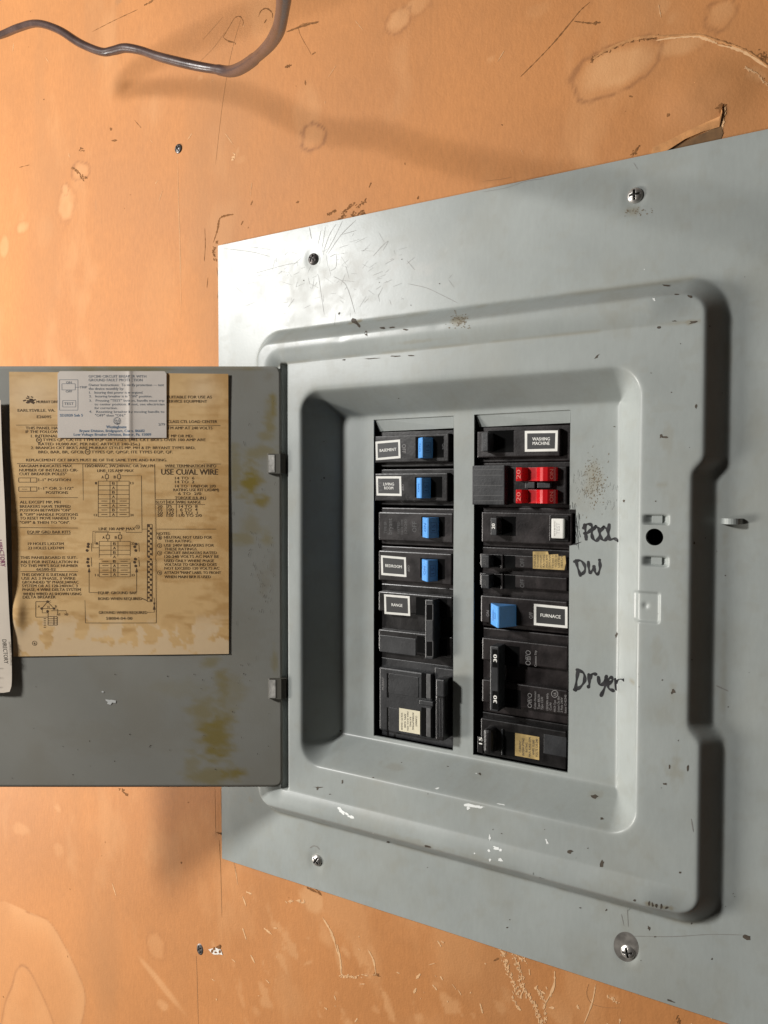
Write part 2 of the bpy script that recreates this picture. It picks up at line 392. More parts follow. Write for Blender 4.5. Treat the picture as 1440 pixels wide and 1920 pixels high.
def near(x, z, pts, w):
    d = np.full(x.shape, 1e9)
    for (x0, z0), (x1, z1) in zip(pts[:-1], pts[1:]):
        L2 = (x1 - x0) ** 2 + (z1 - z0) ** 2 + 1e-9; t = np.clip(((x - x0) * (x1 - x0) + (z - z0) * (z1 - z0)) / L2, 0, 1)
        d = np.minimum(d, np.hypot(x - x0 - t * (x1 - x0), z - z0 - t * (z1 - z0)))
    return np.exp(-(d / w) ** 2)
def local(fn):                                  # evaluate a mask only near the picture
    return fn
def wall_pale(x, z):
    t = np.zeros_like(x)
    for n, (px, py, rx, ry, a, b, rot) in enumerate(STAINS):
        d = blob(x, z, px, py, rx, ry, n * 3 + 1, rot)
        t = np.maximum(t, a * (1 - sstep(0.52, 1.05, d)) * (0.5 + 0.6 * fbm(x, z, 9, n)))
    t = np.maximum(t, 0.55 * (in_poly(x, z, ARC1 + [px2wall(-90, 1990), px2wall(-90, 1700)]) * (0.35 + 0.65 * near(x, z, ARC1[3:], 16))))
    t = np.maximum(t, 0.4 * in_poly(x, z, ARC2) * (0.4 + 0.9 * fbm(x, z, 25, 6)))
    f = fbm(x, z * 0.5, 40, 91, 5)
    t = np.maximum(t, 0.3 * sstep(0.58, 0.8, f))
    low = sstep(-470, -520, z) * sstep(-30, 60, x)
    t = np.maximum(t, low * 0.6 * sstep(0.66, 0.74, fbm(x + z * 0.3, z * 0.6, 13, 51, 4)))
    return t
def wall_ring(x, z):
    t = np.zeros_like(x)
    for n, (px, py, rx, ry, a, b, rot) in enumerate(STAINS):
        if b < 0.08: continue
        d = blob(x, z, px, py, rx, ry, n * 3 + 1, rot)
        w = 0.10 if rx < 40 else 0.055
        t = np.maximum(t, b * np.exp(-((d - 1.02) / w) ** 2) * (0.45 + 0.8 * fbm(x, z, 5, n + 9)))
    t = np.maximum(t, 0.4 * near(x, z, ARC1[14:], 1.0)); t = np.maximum(t, 0.55 * near(x, z, ARC2, 1.2) * (0.4 + 1.0 * fbm(x, z, 12, 44)))
    t = np.maximum(t, 0.3 * near(x, z, ARC1[5:16], 0.9))
    return t
def wall_soil(x, z):
    f = fbm(x, z * 0.35, 70, 17, 5); t = 0.6 * sstep(0.45, 0.8, f)
    t = t + 0.10 * sstep(0.55, 0.7, fbm(x, z * 0.12, 14, 71, 3))
    for (px, py, rx, ry, a) in ((404, 470, 9, 26, 0.8), (180, 385, 3, 14, 0.7), (640, 405, 40, 10, 0.35), (1340, 250, 70, 14, 0.35), (405, 1565, 6, 10, 0.5), (222, 2, 8, 8, 0.9), (590, 1668, 18, 8, 0.4), (1225, 285, 60, 12, 0.25)):
        t = np.maximum(t, a * (1 - sstep(0.5, 1.1, blob(x, z, px, py, rx, ry, int(px)))))
    return t
def wall_y(x, z):
    y = -0.35 * (fbm(x, z, 55, 3, 3) - 0.5) * 2
    # board bulged and lifted round the long tear, upper right of the panel
    b = blob(x, z, 1330, 175, 130, 70, 77, 0, amp=0.1)
    y = y - 2.2 * (1 - sstep(0.2, 1.1, b))
    return np.where((x > -4) & (z < 3) & (z > -474), np.maximum(y, 0.0), y)
xs = np.concatenate([[-650, -560, -480, -400, -350], np.arange(-318, 400, 1.7), [403, 430, 480, 560, 700]])
zs = np.concatenate([[-1150, -1000, -900, -840], np.arange(-800, 300, 1.7), [303, 330, 400, 500, 650]])
WHOLE = (16.0, 380.0, -454.0, -16.0)
wall = grid_obj('wall', xs, zs, wall_y, lambda x, z: ~((x > WHOLE[0]) & (x < WHOLE[1]) & (z > WHOLE[2]) & (z < WHOLE[3])), M_WALL,
                {'pale': wall_pale, 'ring': wall_ring, 'soil': wall_soil}, origin=(0, 0, -1150))
wall['kind'] = 'structure'

def ragged(px, py, rx, ry, n=11, rot=0.0, amp=0.5):
    out = []
    for k in range(n):
        a = 2 * math.pi * k / n; r = 1 + amp * (rng.random() - 0.5) * 2 * 0.6
        u, v = rx * r * math.cos(a), ry * r * math.sin(a)
        out.append((px + u * math.cos(rot) - v * math.sin(rot), py + u * math.sin(rot) + v * math.cos(rot)))
    return out
def wpt(px, py, lift=0.08):
    p = on_y(px, py, 0); y = float(wall_y(np.array([p[0]]), np.array([p[2]]))[0]); p = on_y(px, py, y); p[1] -= lift; return p
def wl(mb, pts, w, sm=9, jit=1.3, lift=0.08):
    q = smooth_path(pts, sm) if len(pts) > 2 else [np.array(pts[0], float) + (np.array(pts[1], float) - np.array(pts[0], float)) * t / 9 for t in range(10)]
    if w >= 1.9:                               # broken into splinters and flecks
        L = sum(np.hypot(*(np.array(b) - np.array(a))) for a, b in zip(q[:-1], q[1:]))
        for k in range(int(5 + L * 0.55 * w / 2)):
            c = np.array(rng.choice(q)) + [rng.gauss(0, w * 0.7), rng.gauss(0, w * 0.6)]
            t = np.array(q[-1]) - np.array(q[0]); a = math.atan2(t[1], t[0]) + rng.gauss(0, 0.5)
            mb.poly([wpt(*p, lift + 0.012 * (k % 5)) for p in ragged(c[0], c[1], rng.uniform(1.2, 3.2), rng.uniform(0.5, 1.5), 7, a, 0.9)])
        return
    w = [w * (0.25 + 0.75 * math.sin(math.pi * (i + 0.6) / (len(q) + 0.2)) ** 0.6) for i in range(len(q))]
    mb.ribbon([wpt(*p, lift) for p in q], w, jitter=jit)
g = MB()                                        # dark gouges and cracks in the board
for pts, w in [([(172, 60), (215, 38), (258, 18)], 0.7), ([(270, 10), (282, 4), (290, -2)], 1.6), ([(585, 105), (560, 52), (597, 40)], 0.3),
               ([(537, 60), (570, 48), (598, 41)], 1.3), ([(585, 102), (592, 98)], 1.4), ([(534, 126), (541, 124), (547, 122)], 1.7), ([(572, 150), (573, 160)], 1.0),
               ([(418, 70), (430, 50), (440, 34), (450, 31), (456, 40), (455, 48)], 0.7), ([(418, 70), (428, 77), (440, 80), (441, 84)], 0.8),
               ([(484, 32), (490, 20), (500, 16), (510, 24), (511, 34)], 0.8), ([(495, 44), (500, 36)], 0.8),
               ([(400, 455), (408, 430), (412, 410), (425, 404), (438, 402)], 1.6), ([(404, 490), (400, 470), (407, 450)], 2.0), ([(384, 428), (385, 460), (383, 490)], 0.6), ([(406, 500), (410, 530), (408, 560)], 0.5),
               ([(614, 404), (622, 398), (630, 394)], 2.4), ([(634, 410), (640, 414)], 1.6), ([(645, 398), (655, 388), (663, 382)], 3.2), ([(670, 390), (678, 382), (686, 376)], 2.2),
               ([(662, 405), (672, 402), (684, 398)], 3.0), ([(640, 408), (646, 403)], 2.2), ([(692, 352), (696, 342)], 1.2), ([(783, 374), (785, 367)], 1.1), ([(555, 380), (561, 378)], 1.3), ([(452, 422), (456, 414)], 1.2), ([(470, 385), (474, 376)], 0.9),
               ([(976, 144), (1010, 110), (1040, 78), (1070, 42), (1088, 20), (1106, 4)], 0.7), ([(1076, 40), (1100, 43), (1112, 44)], 0.8), ([(1112, 44), (1126, 42)], 1.8),
               ([(1110, 116), (1114, 108), (1140, 96), (1170, 82), (1200, 74)], 1.9), ([(1200, 74), (1222, 72), (1232, 68)], 2.4), ([(1340, 74), (1370, 84), (1400, 96), (1425, 112), (1442, 122)], 1.8), ([(1428, 100), (1438, 112)], 6.0),
               ([(1188, 290), (1194, 280), (1200, 272)], 1.1), ([(1186, 290), (1190, 288)], 2.4), ([(1250, 216), (1256, 215)], 1.6), ([(1356, 232), (1350, 200), (1358, 196)], 1.6),
               ([(1340, 204), (1362, 196)], 1.1), ([(1385, 262), (1410, 252), (1440, 244)], 1.0), ([(206, 240), (210, 244)], 1.8), ([(150, 281), (155, 282)], 2.4), ([(36, 314), (56, 309)], 0.6), ([(208, 264), (220, 263)], 1.2),
               ([(136, 314), (150, 326), (162, 334)], 2.0), ([(150, 330), (158, 340)], 1.6), ([(225, 1478), (232, 1484), (240, 1492)], 2.4), ([(406, 1561), (414, 1563), (420, 1566)], 1.6), ([(414, 1560), (419, 1570)], 1.4),
               ([(339, 1616), (341, 1619)], 1.6), ([(130, 1666), (132, 1668)], 1.0), ([(575, 1664), (584, 1668), (600, 1676)], 1.6), ([(590, 1664), (604, 1680)], 1.4), ([(704, 1826), (710, 1829)], 2.4), ([(1270, 1908), (1276, 1930)], 3.2),
               ([(252, 225), (265, 240)], 0.5), ([(660, 405), (664, 395)], 1.0), ([(925, 1802), (936, 1796)], 1.0), ([(1180, 180), (1186, 182)], 0.8), ([(390, 520), (388, 540)], 0.5)]:
    wl(g, pts, w)
for _ in range(26):                             # nicks scattered over the board
    px, py = rng.uniform(0, 1440), rng.choice([rng.uniform(0, 440), rng.uniform(0, 440), rng.uniform(1500, 1920)])
    p = on_y(px, py)
    if -6 < p[0] < 400 and -474 < p[2] < 4: continue
    a = rng.uniform(0, 3.1); L = rng.uniform(1, 5); wl(g, [(px, py), (px + L * math.cos(a), py + L * math.sin(a))], rng.uniform(0.3, 1.0))
g.build('gouges', M_SCR_D, wall, kind='stuff')
g = MB()                                        # pale scuffs where the face paper is rubbed through
for pts, w in [([(1230, 76), (1270, 70), (1305, 68), (1330, 76), (1345, 82)], 1.4), ([(1345, 84), (1380, 92), (1405, 104), (1440, 128)], 1.2), ([(1398, 128), (1420, 140), (1442, 168)], 2.0),
               ([(333, 292), (335, 380), (338, 480), (340, 600)], 0.35), ([(440, 285), (436, 300)], 2.0), ([(510, 1620), (560, 1660)], 0.0), ([(1250, 290), (1300, 262), (1352, 236)], 1.2),
               ([(541, 1689), (570, 1690)], 2.2), ([(640, 1829), (660, 1831), (700, 1828)], 2.4), ([(632, 1770), (638, 1800), (640, 1828)], 1.4), ([(605, 1720), (622, 1750), (634, 1790)], 1.6), ([(690, 1780), (700, 1800), (705, 1828)], 1.2),
               ([(455, 1740), (462, 1762)], 1.6), ([(470, 1790), (478, 1806)], 1.4), ([(455, 1680), (462, 1700)], 1.0), ([(462, 1672), (472, 1676)], 1.6), ([(440, 1620), (446, 1660)], 0.5), ([(495, 1740), (510, 1752)], 1.4), ([(210, 1655), (218, 1680)], 0.8),
               ([(940, 1778), (950, 1810), (962, 1840), (972, 1866)], 4.0), ([(962, 1780), (975, 1820), (980, 1850), (1000, 1880), (1015, 1920)], 3.6), ([(975, 1790), (985, 1800)], 5), ([(1005, 1850), (1020, 1880), (1022, 1915)], 2.6), ([(1040, 1820), (1038, 1850), (1018, 1890)], 1.2),
               ([(1117, 1845), (1110, 1880), (1095, 1920)], 0.9), ([(1140, 1868), (1160, 1880)], 2.0), ([(1330, 1904), (1346, 1908)], 2.4), ([(1165, 1840), (1200, 1850)], 1.4), ([(960, 1870), (976, 1896)], 2), ([(900, 1880), (905, 1900)], 1.2),
               ([(1360, 200), (1355, 226), (1352, 250)], 1.6), ([(360, 250), (352, 262)], 0.5), ([(1190, 300), (1196, 318)], 0.0)]:
    if w: wl(g, pts, w, jit=1.1, lift=0.14)
for _ in range(90):
    px, py = rng.gauss(820, 330), rng.gauss(1860, 90)
    p = on_y(px, py)
    if p[2] > -476 or px < 380: continue
    a = rng.gauss(1.1, 0.6); L = rng.uniform(2, 14); wl(g, [(px, py), (px + L * math.cos(a), py + L * math.sin(a))], rng.uniform(0.3, 1.3), jit=1.2, lift=0.14)
for _ in range(20):
    px, py = rng.uniform(0, 1400), rng.uniform(0, 430); p = on_y(px, py)
    if -6 < p[0] and p[2] < 4: continue
    a = rng.uniform(0.6, 2.4); L = rng.uniform(3, 30); wl(g, [(px, py), (px + L * math.cos(a), py + L * math.sin(a))], rng.uniform(0.2, 0.5), jit=1.2, lift=0.14)
g.build('scuffs', M_SCR_P, wall, kind='stuff')
g = MB()                                        # pencil setting-out lines
for pts, w in [([(452, 34), (436, 90), (424, 150), (414, 220), (404, 310)], 0.35), ([(403, 1476), (404, 1540), (405, 1570)], 0.4), ([(414, 1476), (416, 1560), (417, 1606)], 0.5), ([(411, 1575), (414, 1640), (416, 1720)], 0.6),
               ([(368, 1790), (370, 1850), (372, 1925)], 0.55), ([(410, 1040), (411, 900), (412, 690)], 0.5), ([(422, 60), (400, 90), (360, 130)], 0.3), ([(905, 340), (940, 336), (960, 332)], 0.3), ([(410, 560), (411, 620), (411, 690)], 0.9),
               ([(1104, 1844), (1100, 1862), (1108, 1880), (1130, 1888), (1165, 1890)], 0.3), ([(438, 1614), (444, 1650)], 0.3), ([(418, 32), (380, 75)], 0.3)]:
    wl(g, pts, w, jit=0.4, lift=0.1)
g.build('pencil_lines', M_SCR_M, wall, kind='stuff')
# torn hole with a lifted flap beside the cover's top edge
hole = [(1232, 292), (1262, 276), (1300, 258), (1335, 243), (1352, 236), (1356, 250), (1350, 266)]
g = MB(); g.poly([wpt(px, py, 0.25) for px, py in hole]); g.build('torn_hole', M_HOLE, wall)
fl = []
edge = [(1222, 288), (1250, 276), (1285, 258), (1318, 243), (1348, 230), (1354, 206)]
for k, (px, py) in enumerate(edge):
    a = wpt(px + 2, py - 12, 0.1); b = wpt(px, py, 1.2); c = wpt(px + 1.0, py + 6 + 3 * math.sin(k * 1.9), 1.1 + 0.5 * math.sin(k * 1.3)); fl += [a, b, c]
g = MB(); g.add(fl, [(3 * i + j, 3 * i + 3 + j, 3 * i + 4 + j, 3 * i + 1 + j) for i in range(len(edge) - 1) for j in range(2)]); g.build('torn_flap', M_TORN, wall, smooth=True)
g = MB()                                        # raised lip along the long tear
up_, lo_ = [], []
for i, (px, py) in enumerate(smooth_path([(1112, 112), (1150, 90), (1200, 73), (1260, 70), (1310, 68), (1350, 80), (1400, 98), (1445, 130)], 9)):
    g.v += [tuple(wpt(px, py - 5, 0.02)), tuple(wpt(px, py - 1.5 + rng.uniform(-1, 1), 0.15 + 0.4 * rng.random())), tuple(wpt(px, py + 0.5 + rng.uniform(-.6, .6), 0.02))]
n_ = len(g.v) // 3
g.f += [(3 * i + j, 3 * i + 3 + j, 3 * i + 4 + j, 3 * i + 1 + j) for i in range(n_ - 1) for j in range(2)]
g.build('tear_lip', M_TORN, wall, smooth=True)
g = MB(); g.poly([wpt(px, py, 0.3) for px, py in ragged(409, 1783, 13, 9, 13, 0.35, 0.8)]); g.build('plaster_chip', M_CORE, wall)
g = MB()
for k in range(7): px, py = 409 + rng.uniform(-15, 15), 1782 + rng.uniform(-10, 10); g.poly([wpt(x_, y_, 0.34) for x_, y_ in ragged(px, py, 3, 2.4, 7, rng.random() * 3, 0.9)])
g.build('chip_crumbs', M_SCR_D, wall, kind='stuff')

# ------------------------------------------------------------------ screws
M_RECESS_SHADE = mat('screw_recess_shade', (0.03, 0.028, 0.026), 0.6, metal=0.5)  # shade inside the drive cross, painted on its faces as dark metal
def screw_mesh(r, hgt, seg=64, rings=16, rot=0.4, depth=0.7):
    V = [(0, -hgt + depth, 0)]; Fc = []; cross = []
    def inx(x, z, rr):
        c, s = math.cos(rot), math.sin(rot); u, v = x * c + z * s, -x * s + z * c
        return rr < 0.66 * r and (abs(u) < 0.12 * r or abs(v) < 0.12 * r)
    for i in range(1, rings + 1):
        rr = r * i / rings
        for j in range(seg):
            a = 2 * math.pi * j / seg; x, z = rr * math.cos(a), rr * math.sin(a)
            y = -hgt * (1 - (rr / r) ** 2.6 * 0.75) if i < rings else 0
            if inx(x, z, rr): y += depth
            V.append((x, y, z))
    for j in range(seg): Fc.append((0, 1 + (j + 1) % seg, 1 + j)); cross.append(1)
    for i in range(rings - 1):
        for j in range(seg):
            a = 1 + i * seg + j; b = 1 + i * seg + (j + 1) % seg; Fc.append((a, b, b + seg, a + seg))
            q = [V[k] for k in (a, b, b + seg, a + seg)]; cross.append(int(any(inx(p[0], p[2], math.hypot(p[0], p[2])) for p in q)))
    return V, Fc, cross
def screw_mats(o, cross): o.data.materials.append(M_RECESS_SHADE); o.data.polygons.foreach_set('material_index', cross); return o
V, Fc, CRS = screw_mesh(3.7, 1.6, depth=1.0, rot=0.5)
p = wpt(335, 279)
s = obj('wall_screw', np.array(V) + [p[0], 0.0, p[2]], Fc, M_STEEL_D, smooth=True, origin=(p[0], 0, p[2]))
screw_mats(s, CRS); tag(s, 'dark cross-head screw driven flush into the tan board beneath the hanging cable', 'screw')
p = wpt(375, 1780)
s = obj('wall_screw', np.array(V) * [0.95, 0.5, 1.25] + [p[0], 0.0, p[2]], Fc, M_STEEL_D, smooth=True, origin=(p[0], 0, p[2]))
screw_mats(s, CRS); tag(s, 'dark sunken screw in the tan board beside a white plaster chip', 'screw')

# ================================================================== PANEL COVER
panel = thing('breaker_panel', 'grey enamelled steel breaker panel cover with raised frame and open door', 'breaker panel', (198, 0, -470))
OPEN = [(129.0, 190.5), (205.0, 268.0)]; OZ0, OZ1 = -356.6, -135.7
NX1, NZ0, NZ1 = 273.0, None, None
pa = on_y(1080, 955, FLOOR); pb = on_y(1080, 1021, FLOOR); NX1 = pa[0]; NZ1, NZ0 = pa[2], pb[2]
pc = on_cover(1227, 1007); HX, HZ, HR = pc[0], pc[2], 4.6
sq = (HX - 6.5, HX + 6.5, HZ - 6.5, HZ + 6.5)
PW = 396.0
cxs = lines(0, PW, 2.2, 0.7, [(32, 108), (290, 364)], (129.0, 190.5, 205.0, 268.0, NX1, sq[0], sq[1]))
czs = lines(-470, 0, 2.2, 0.7, [(-428, -392), (-380, -350), (-262, -232), (-229, -192), (-146, -112), (-100, -64)], (OZ0, OZ1, NZ0, NZ1, sq[2], sq[3]))
def cover_keep(x, z):
    k = np.ones(x.shape, bool)
    for a, b in OPEN: k &= ~((x > a) & (x < b) & (z > OZ0) & (z < OZ1))
    k &= ~((x > 268) & (x < NX1) & (z > NZ0) & (z < NZ1))
    k &= ~((x > sq[0]) & (x < sq[1]) & (z > sq[2]) & (z < sq[3]))
    return k
def flat_floor(x, z):
    h = H(x, z); return np.where((x > 104) & (x < 296) & (z > -357.5) & (z < -133), np.minimum(-(2 + h), FLOOR + 0.3), -(2 + h))
ex = MB()                                       # rims of the sheet and the round latch hole
def rim(p, q, d=(0, 1.5, 0)): ex.quad(p, q, tuple(np.add(q, d)), tuple(np.add(p, d)))
for a, b in OPEN:
    yy = lambda x, z: float(flat_floor(np.array([x]), np.array([z]))[0])
    for (p, q) in (((a, OZ0), (a, OZ1)), ((b, OZ0), (b, OZ1)), ((a, OZ0), (b, OZ0)), ((a, OZ1), (b, OZ1))):
        rim((p[0], yy(*p), p[1]), (q[0], yy(*q), q[1]))
for (p, q) in (((0, -470), (0, 0)), ((PW, -470), (PW, 0)), ((0, -470), (PW, -470)), ((0, 0), (PW, 0))):
    n_ = 40
    for k in range(n_):
        a0 = (p[0] + (q[0] - p[0]) * k / n_, p[1] + (q[1] - p[1]) * k / n_); a1 = (p[0] + (q[0] - p[0]) * (k + 1) / n_, p[1] + (q[1] - p[1]) * (k + 1) / n_)
        rim((a0[0], -(2 + float(H(*a0))), a0[1]), (a1[0], -(2 + float(H(*a1))), a1[1]), (0, 1.5, 0))
N_ = 48; hy = -(2 + float(H(HX - 6.4, HZ - 6.4)))
ring0, ring1 = [], []
for k in range(N_):
    a = 2 * math.pi * k / N_; c, s_ = math.cos(a), math.sin(a); t = 6.5 / max(abs(c), abs(s_))
    ring0.append((HX + c * t, -(2 + float(H(HX + c * t, HZ + s_ * t))), HZ + s_ * t)); ring1.append((HX + c * HR, -(2 + float(H(HX + c * HR, HZ + s_ * HR))), HZ + s_ * HR))
ring2 = [(x, y + 3.0, z) for x, y, z in ring1]; ring3 = list(ring1)
b0 = len(ex.v); ex.v += ring0 + ring1 + ring2 + ring3; f0_ = len(ex.f)
for k in range(N_):
    k2 = (k + 1) % N_; ex.f.append((b0 + k, b0 + k2, b0 + N_ + k2, b0 + N_ + k)); ex.f.append((b0 + 3 * N_ + k, b0 + 3 * N_ + k2, b0 + 2 * N_ + k2, b0 + 2 * N_ + k))
def cblob(x, z, px, py, rx, ry, seed, amp=0.6):
    p = on_cover(px, py); q = on_cover(px + rx, py); r_ = on_cover(px, py + ry)
    u, v = (x - p[0]) / max(abs(q[0] - p[0]), 0.5), (z - p[2]) / max(abs(r_[2] - p[2]), 0.5)
    return np.hypot(u, v) + (fbm(x, z, 4, seed, 4) - 0.5) * amp * 2
GR = [(1112, 905, 22, 40, 0.55), (1240, 910, 14, 10, 0.4), (1260, 1300, 10, 30, 0.35), (1230, 1225, 18, 40, 0.25), (1265, 1445, 22, 36, 0.4), (665, 604, 14, 5, 1.0), (862, 598, 16, 12, 0.8), (780, 640, 60, 5, 0.4),
      (740, 1438, 30, 10, 0.35), (1190, 396, 18, 10, 0.6), (1175, 1755, 24, 28, 0.25), (1185, 1700, 50, 10, 0.3), (1230, 1698, 40, 6, 0.8), (1290, 604, 14, 6, 0.7), (1250, 830, 14, 40, 0.3), (1420, 800, 30, 60, 0.2), (1280, 880, 60, 60, 0.12),
      (1120, 1490, 20, 12, 0.35), (780, 1580, 60, 6, 0.35), (900, 1610, 70, 6, 0.3), (1185, 1277, 8, 6, 0.7), (620, 560, 70, 40, 0.10), (470, 1500, 6, 8, 0.4), (700, 800, 6, 10, 0.0), (1330, 1290, 40, 20, 0.15)]
def cover_grime(x, z):
    t = 0.17 * sstep(0.45, 0.75, fbm(x, z, 38, 5, 5)) + 0.10 * sstep(0.6, 0.7, fbm(x, z, 7, 15, 3))
    for n, (px, py, rx, ry, a) in enumerate(GR): t = np.maximum(t, a * (1 - sstep(0.35, 1.05, cblob(x, z, px, py, rx, ry, n + 40, 0.8))))
    # dirt gathered along the foot of the raised frame
    s1 = sd_box(x, z, 48, 348, -412, -80, 12); t = np.maximum(t, 0.45 * np.exp(-((s1 - 9) / 2.2) ** 2) * sstep(0.35, 0.7, fbm(x, z, 16, 63, 4)))
    s2 = sd_box(x, z, 65, 900, -397.2, -95.7, 5); t = np.maximum(t, 0.5 * np.exp(-(s2 / 1.0) ** 2) * (x > 60) * (x < 345) * (z > -300) * sstep(0.3, 0.6, fbm(x, z, 20, 64, 3)))
    return t
def cover_worn(x, z):
    t = 0 * x
    d = cblob(x, z, 640, 530, 230, 70, 3, 0.5)
    t = np.maximum(t, 0.7 * (1 - sstep(0.2, 1.1, d)) * sstep(0.45, 0.7, fbm(x * 1.0, z * 2.2, 9, 33, 5)))
    return t
cover = grid_obj('cover_plate', cxs, czs, flat_floor, cover_keep, M_COVER, {'grime': cover_grime, 'worn': cover_worn}, parent=panel, extra=(ex.v, ex.f), sm_extra=set(range(f0_, f0_ + 2 * N_, 2)))
cover['label'] = 'stamped grey cover plate with scratches and grime'
g = MB(); g.box(70, 330, FLOOR + 2.2, 92, -385, -108, 0); g.f = [f for f in g.f if not all(abs(g.v[i][1] - (FLOOR + 2.2)) < 0.01 for i in f)]
g.build('enclosure', M_BOX, panel)
g = MB(); g.box(HX - 12, HX + 12, 0, 30, HZ - 20, HZ + 20, 0); g.f = [f for f in g.f if not all(abs(g.v[i][1]) < 0.01 for i in f)]; g.build('latch_pocket', M_BOX, panel)
for k, zc in enumerate((-199.6, -222.2)):       # bridge left in each pressed slot
    g = MB(); g.box(321.0, 326.6, -10.9, -9.9, zc - 2.2, zc + 2.2, 0.25); g.build('latch_bridge', M_COVER, panel)
# twist-out strips above the breakers
for (a, b), (pxa, pya) in zip(OPEN, ((775, 806), (975, 797))):
    zb = on_y(pxa, pya, FLOOR + 2.5)[2]
    g = MB(); g.add([(a + 0.3, FLOOR + 0.9, OZ1 + 0.6), (b + 2, FLOOR + 0.7, OZ1 + 0.6), (b + 2, FLOOR + 2.2, zb), (a + 2.0, FLOOR + 4.0, zb), (a + 0.3, FLOOR + 2.4, OZ1 + 0.6), (b + 2, FLOOR + 2.2, OZ1 + 0.6), (b + 2, FLOOR + 3.7, zb), (a + 2.0, FLOOR + 5.5, zb)],
               [(0, 3, 2, 1), (4, 5, 6, 7), (2, 3, 7, 6), (0, 4, 7, 3)])
    g.build('filler_strip', M_COVER, panel)
# cover screws (one mesh, four copies)
V, Fc, CRS = screw_mesh(4.3, 2.6, depth=0.8, rot=0.35)
first = None
for k, (px, py, rot, mt, sc) in enumerate(((588, 486, 0.9, M_STEEL_D, 0.95), (1191, 367, 0.3, M_STEEL, 1.0), (595, 1612, 1.0, M_STEEL, 0.95), (1178, 1783, 0.15, M_STEEL, 1.0))):
    p = on_cover(px, py)
    if mt is M_STEEL and first is not None: o = first.copy(); col.objects.link(o)
    else:
        o = obj('screw', np.array(V) + WO[panel.name], Fc, mt, panel, smooth=True)
        screw_mats(o, CRS)
        if mt is M_STEEL: first = o
    o.parent = panel; o.location = Vector((p - WO[panel.name]) * K) + Vector((0, -0.0003, 0)); o.rotation_euler = (rng.uniform(-.08, .08), rot, rng.uniform(-.08, .08)); o.scale = (sc, sc, sc)
# hasp loop on the flange
g = MB(); pts = []
pl, pr = on_cover(1352, 978), on_cover(1394, 976)
for k in range(15):
    a = math.pi * k / 14; c = (pl + pr) / 2; hw = (pr[0] - pl[0]) / 2
    pts.append((c[0] - hw * math.cos(a), c[1] + 0.5 - 6.0 * math.sin(a), c[2]))
vv = []
for i, q in enumerate(pts):
    for dz in (-1.5, 1.5):
        for dn in (0.0, 1.2):
            a = math.pi * i / 14; vv.append((q[0] + math.cos(a) * dn, q[1] + math.sin(a) * dn, q[2] + dz))
ff = []
for i in range(14):
    b = 4 * i; n4 = b + 4
    ff += [(b, b + 2, n4 + 2, n4), (b + 1, n4 + 1, n4 + 3, b + 3), (b, n4, n4 + 1, b + 1), (b + 2, b + 3, n4 + 3, n4 + 2)]
g.add(vv, ff); g.build('hasp_loop', M_COVER, panel)

# scratches, chips and drips on the cover
def cl(mb, pts, w, sm=5, jit=0.6, lift=0.07):
    q = smooth_path(pts, sm) if len(pts) > 2 else [np.array(pts[0], float) + (np.array(pts[1], float) - np.array(pts[0], float)) * t / 5 for t in range(6)]
    mb.ribbon([on_cover(*p, lift=lift) for p in q], w, jitter=jit)
g = MB()
for pts, w in [([(420, 466), (470, 472), (506, 481)], 0.35), ([(470, 463), (510, 468)], 0.3), ([(597, 515), (602, 550), (608, 590)], 0.3), ([(625, 518), (645, 530), (655, 550), (666, 588)], 0.35), ([(765, 532), (800, 540), (830, 554), (858, 568)], 0.35), ([(700, 480), (716, 462), (728, 452), (718, 470)], 0.3),
               ([(607, 470), (618, 440), (630, 420)], 0.35), ([(612, 474), (628, 444), (642, 415)], 0.3), ([(615, 476), (640, 440), (668, 412)], 0.35), ([(604, 465), (608, 440), (610, 425)], 0.3), ([(580, 426), (584, 448)], 0.6), ([(596, 460), (602, 432)], 0.3), ([(618, 482), (630, 478), (630, 500), (620, 508)], 0.3),
               ([(640, 440), (668, 432)], 0.3), ([(540, 576), (552, 560)], 0.3), ([(480, 512), (530, 498), (560, 492)], 0.25), ([(905, 360), (950, 352), (985, 340), (1020, 335)], 0.3), ([(1180, 1755), (1260, 1756), (1330, 1752), (1398, 1753)], 0.35), ([(1176, 1700), (1178, 1738)], 0.35), ([(1165, 1714), (1170, 1736)], 0.35), ([(1296, 1535), (1300, 1560)], 0.5),
               ([(1342, 1285), (1366, 1296)], 0.7), ([(1188, 305), (1196, 318)], 0.3), ([(700, 600), (760, 592)], 0.25)]:
    cl(g, pts, w)
for _ in range(110):                            # a haze of fine scratches round the top left screw
    px, py = rng.gauss(610, 90), rng.gauss(520, 34)
    q = on_cover(px, py)
    if q[2] > -2 or q[2] < -68 or q[0] < 3: continue
    a = rng.gauss(-0.6, 0.9); L = rng.uniform(3, 26); cl(g, [(px, py), (px + L * math.cos(a), py + L * math.sin(a))], rng.uniform(0.08, 0.22))
g.build('scratches', M_MARK_G, panel, kind='stuff')
g = MB()
def chip(px, py, rx, ry, rot=0.0, n=9): g.poly([on_cover(x_, y_, 0.10) for x_, y_ in ragged(px, py, rx, ry, n, rot, 0.8)])
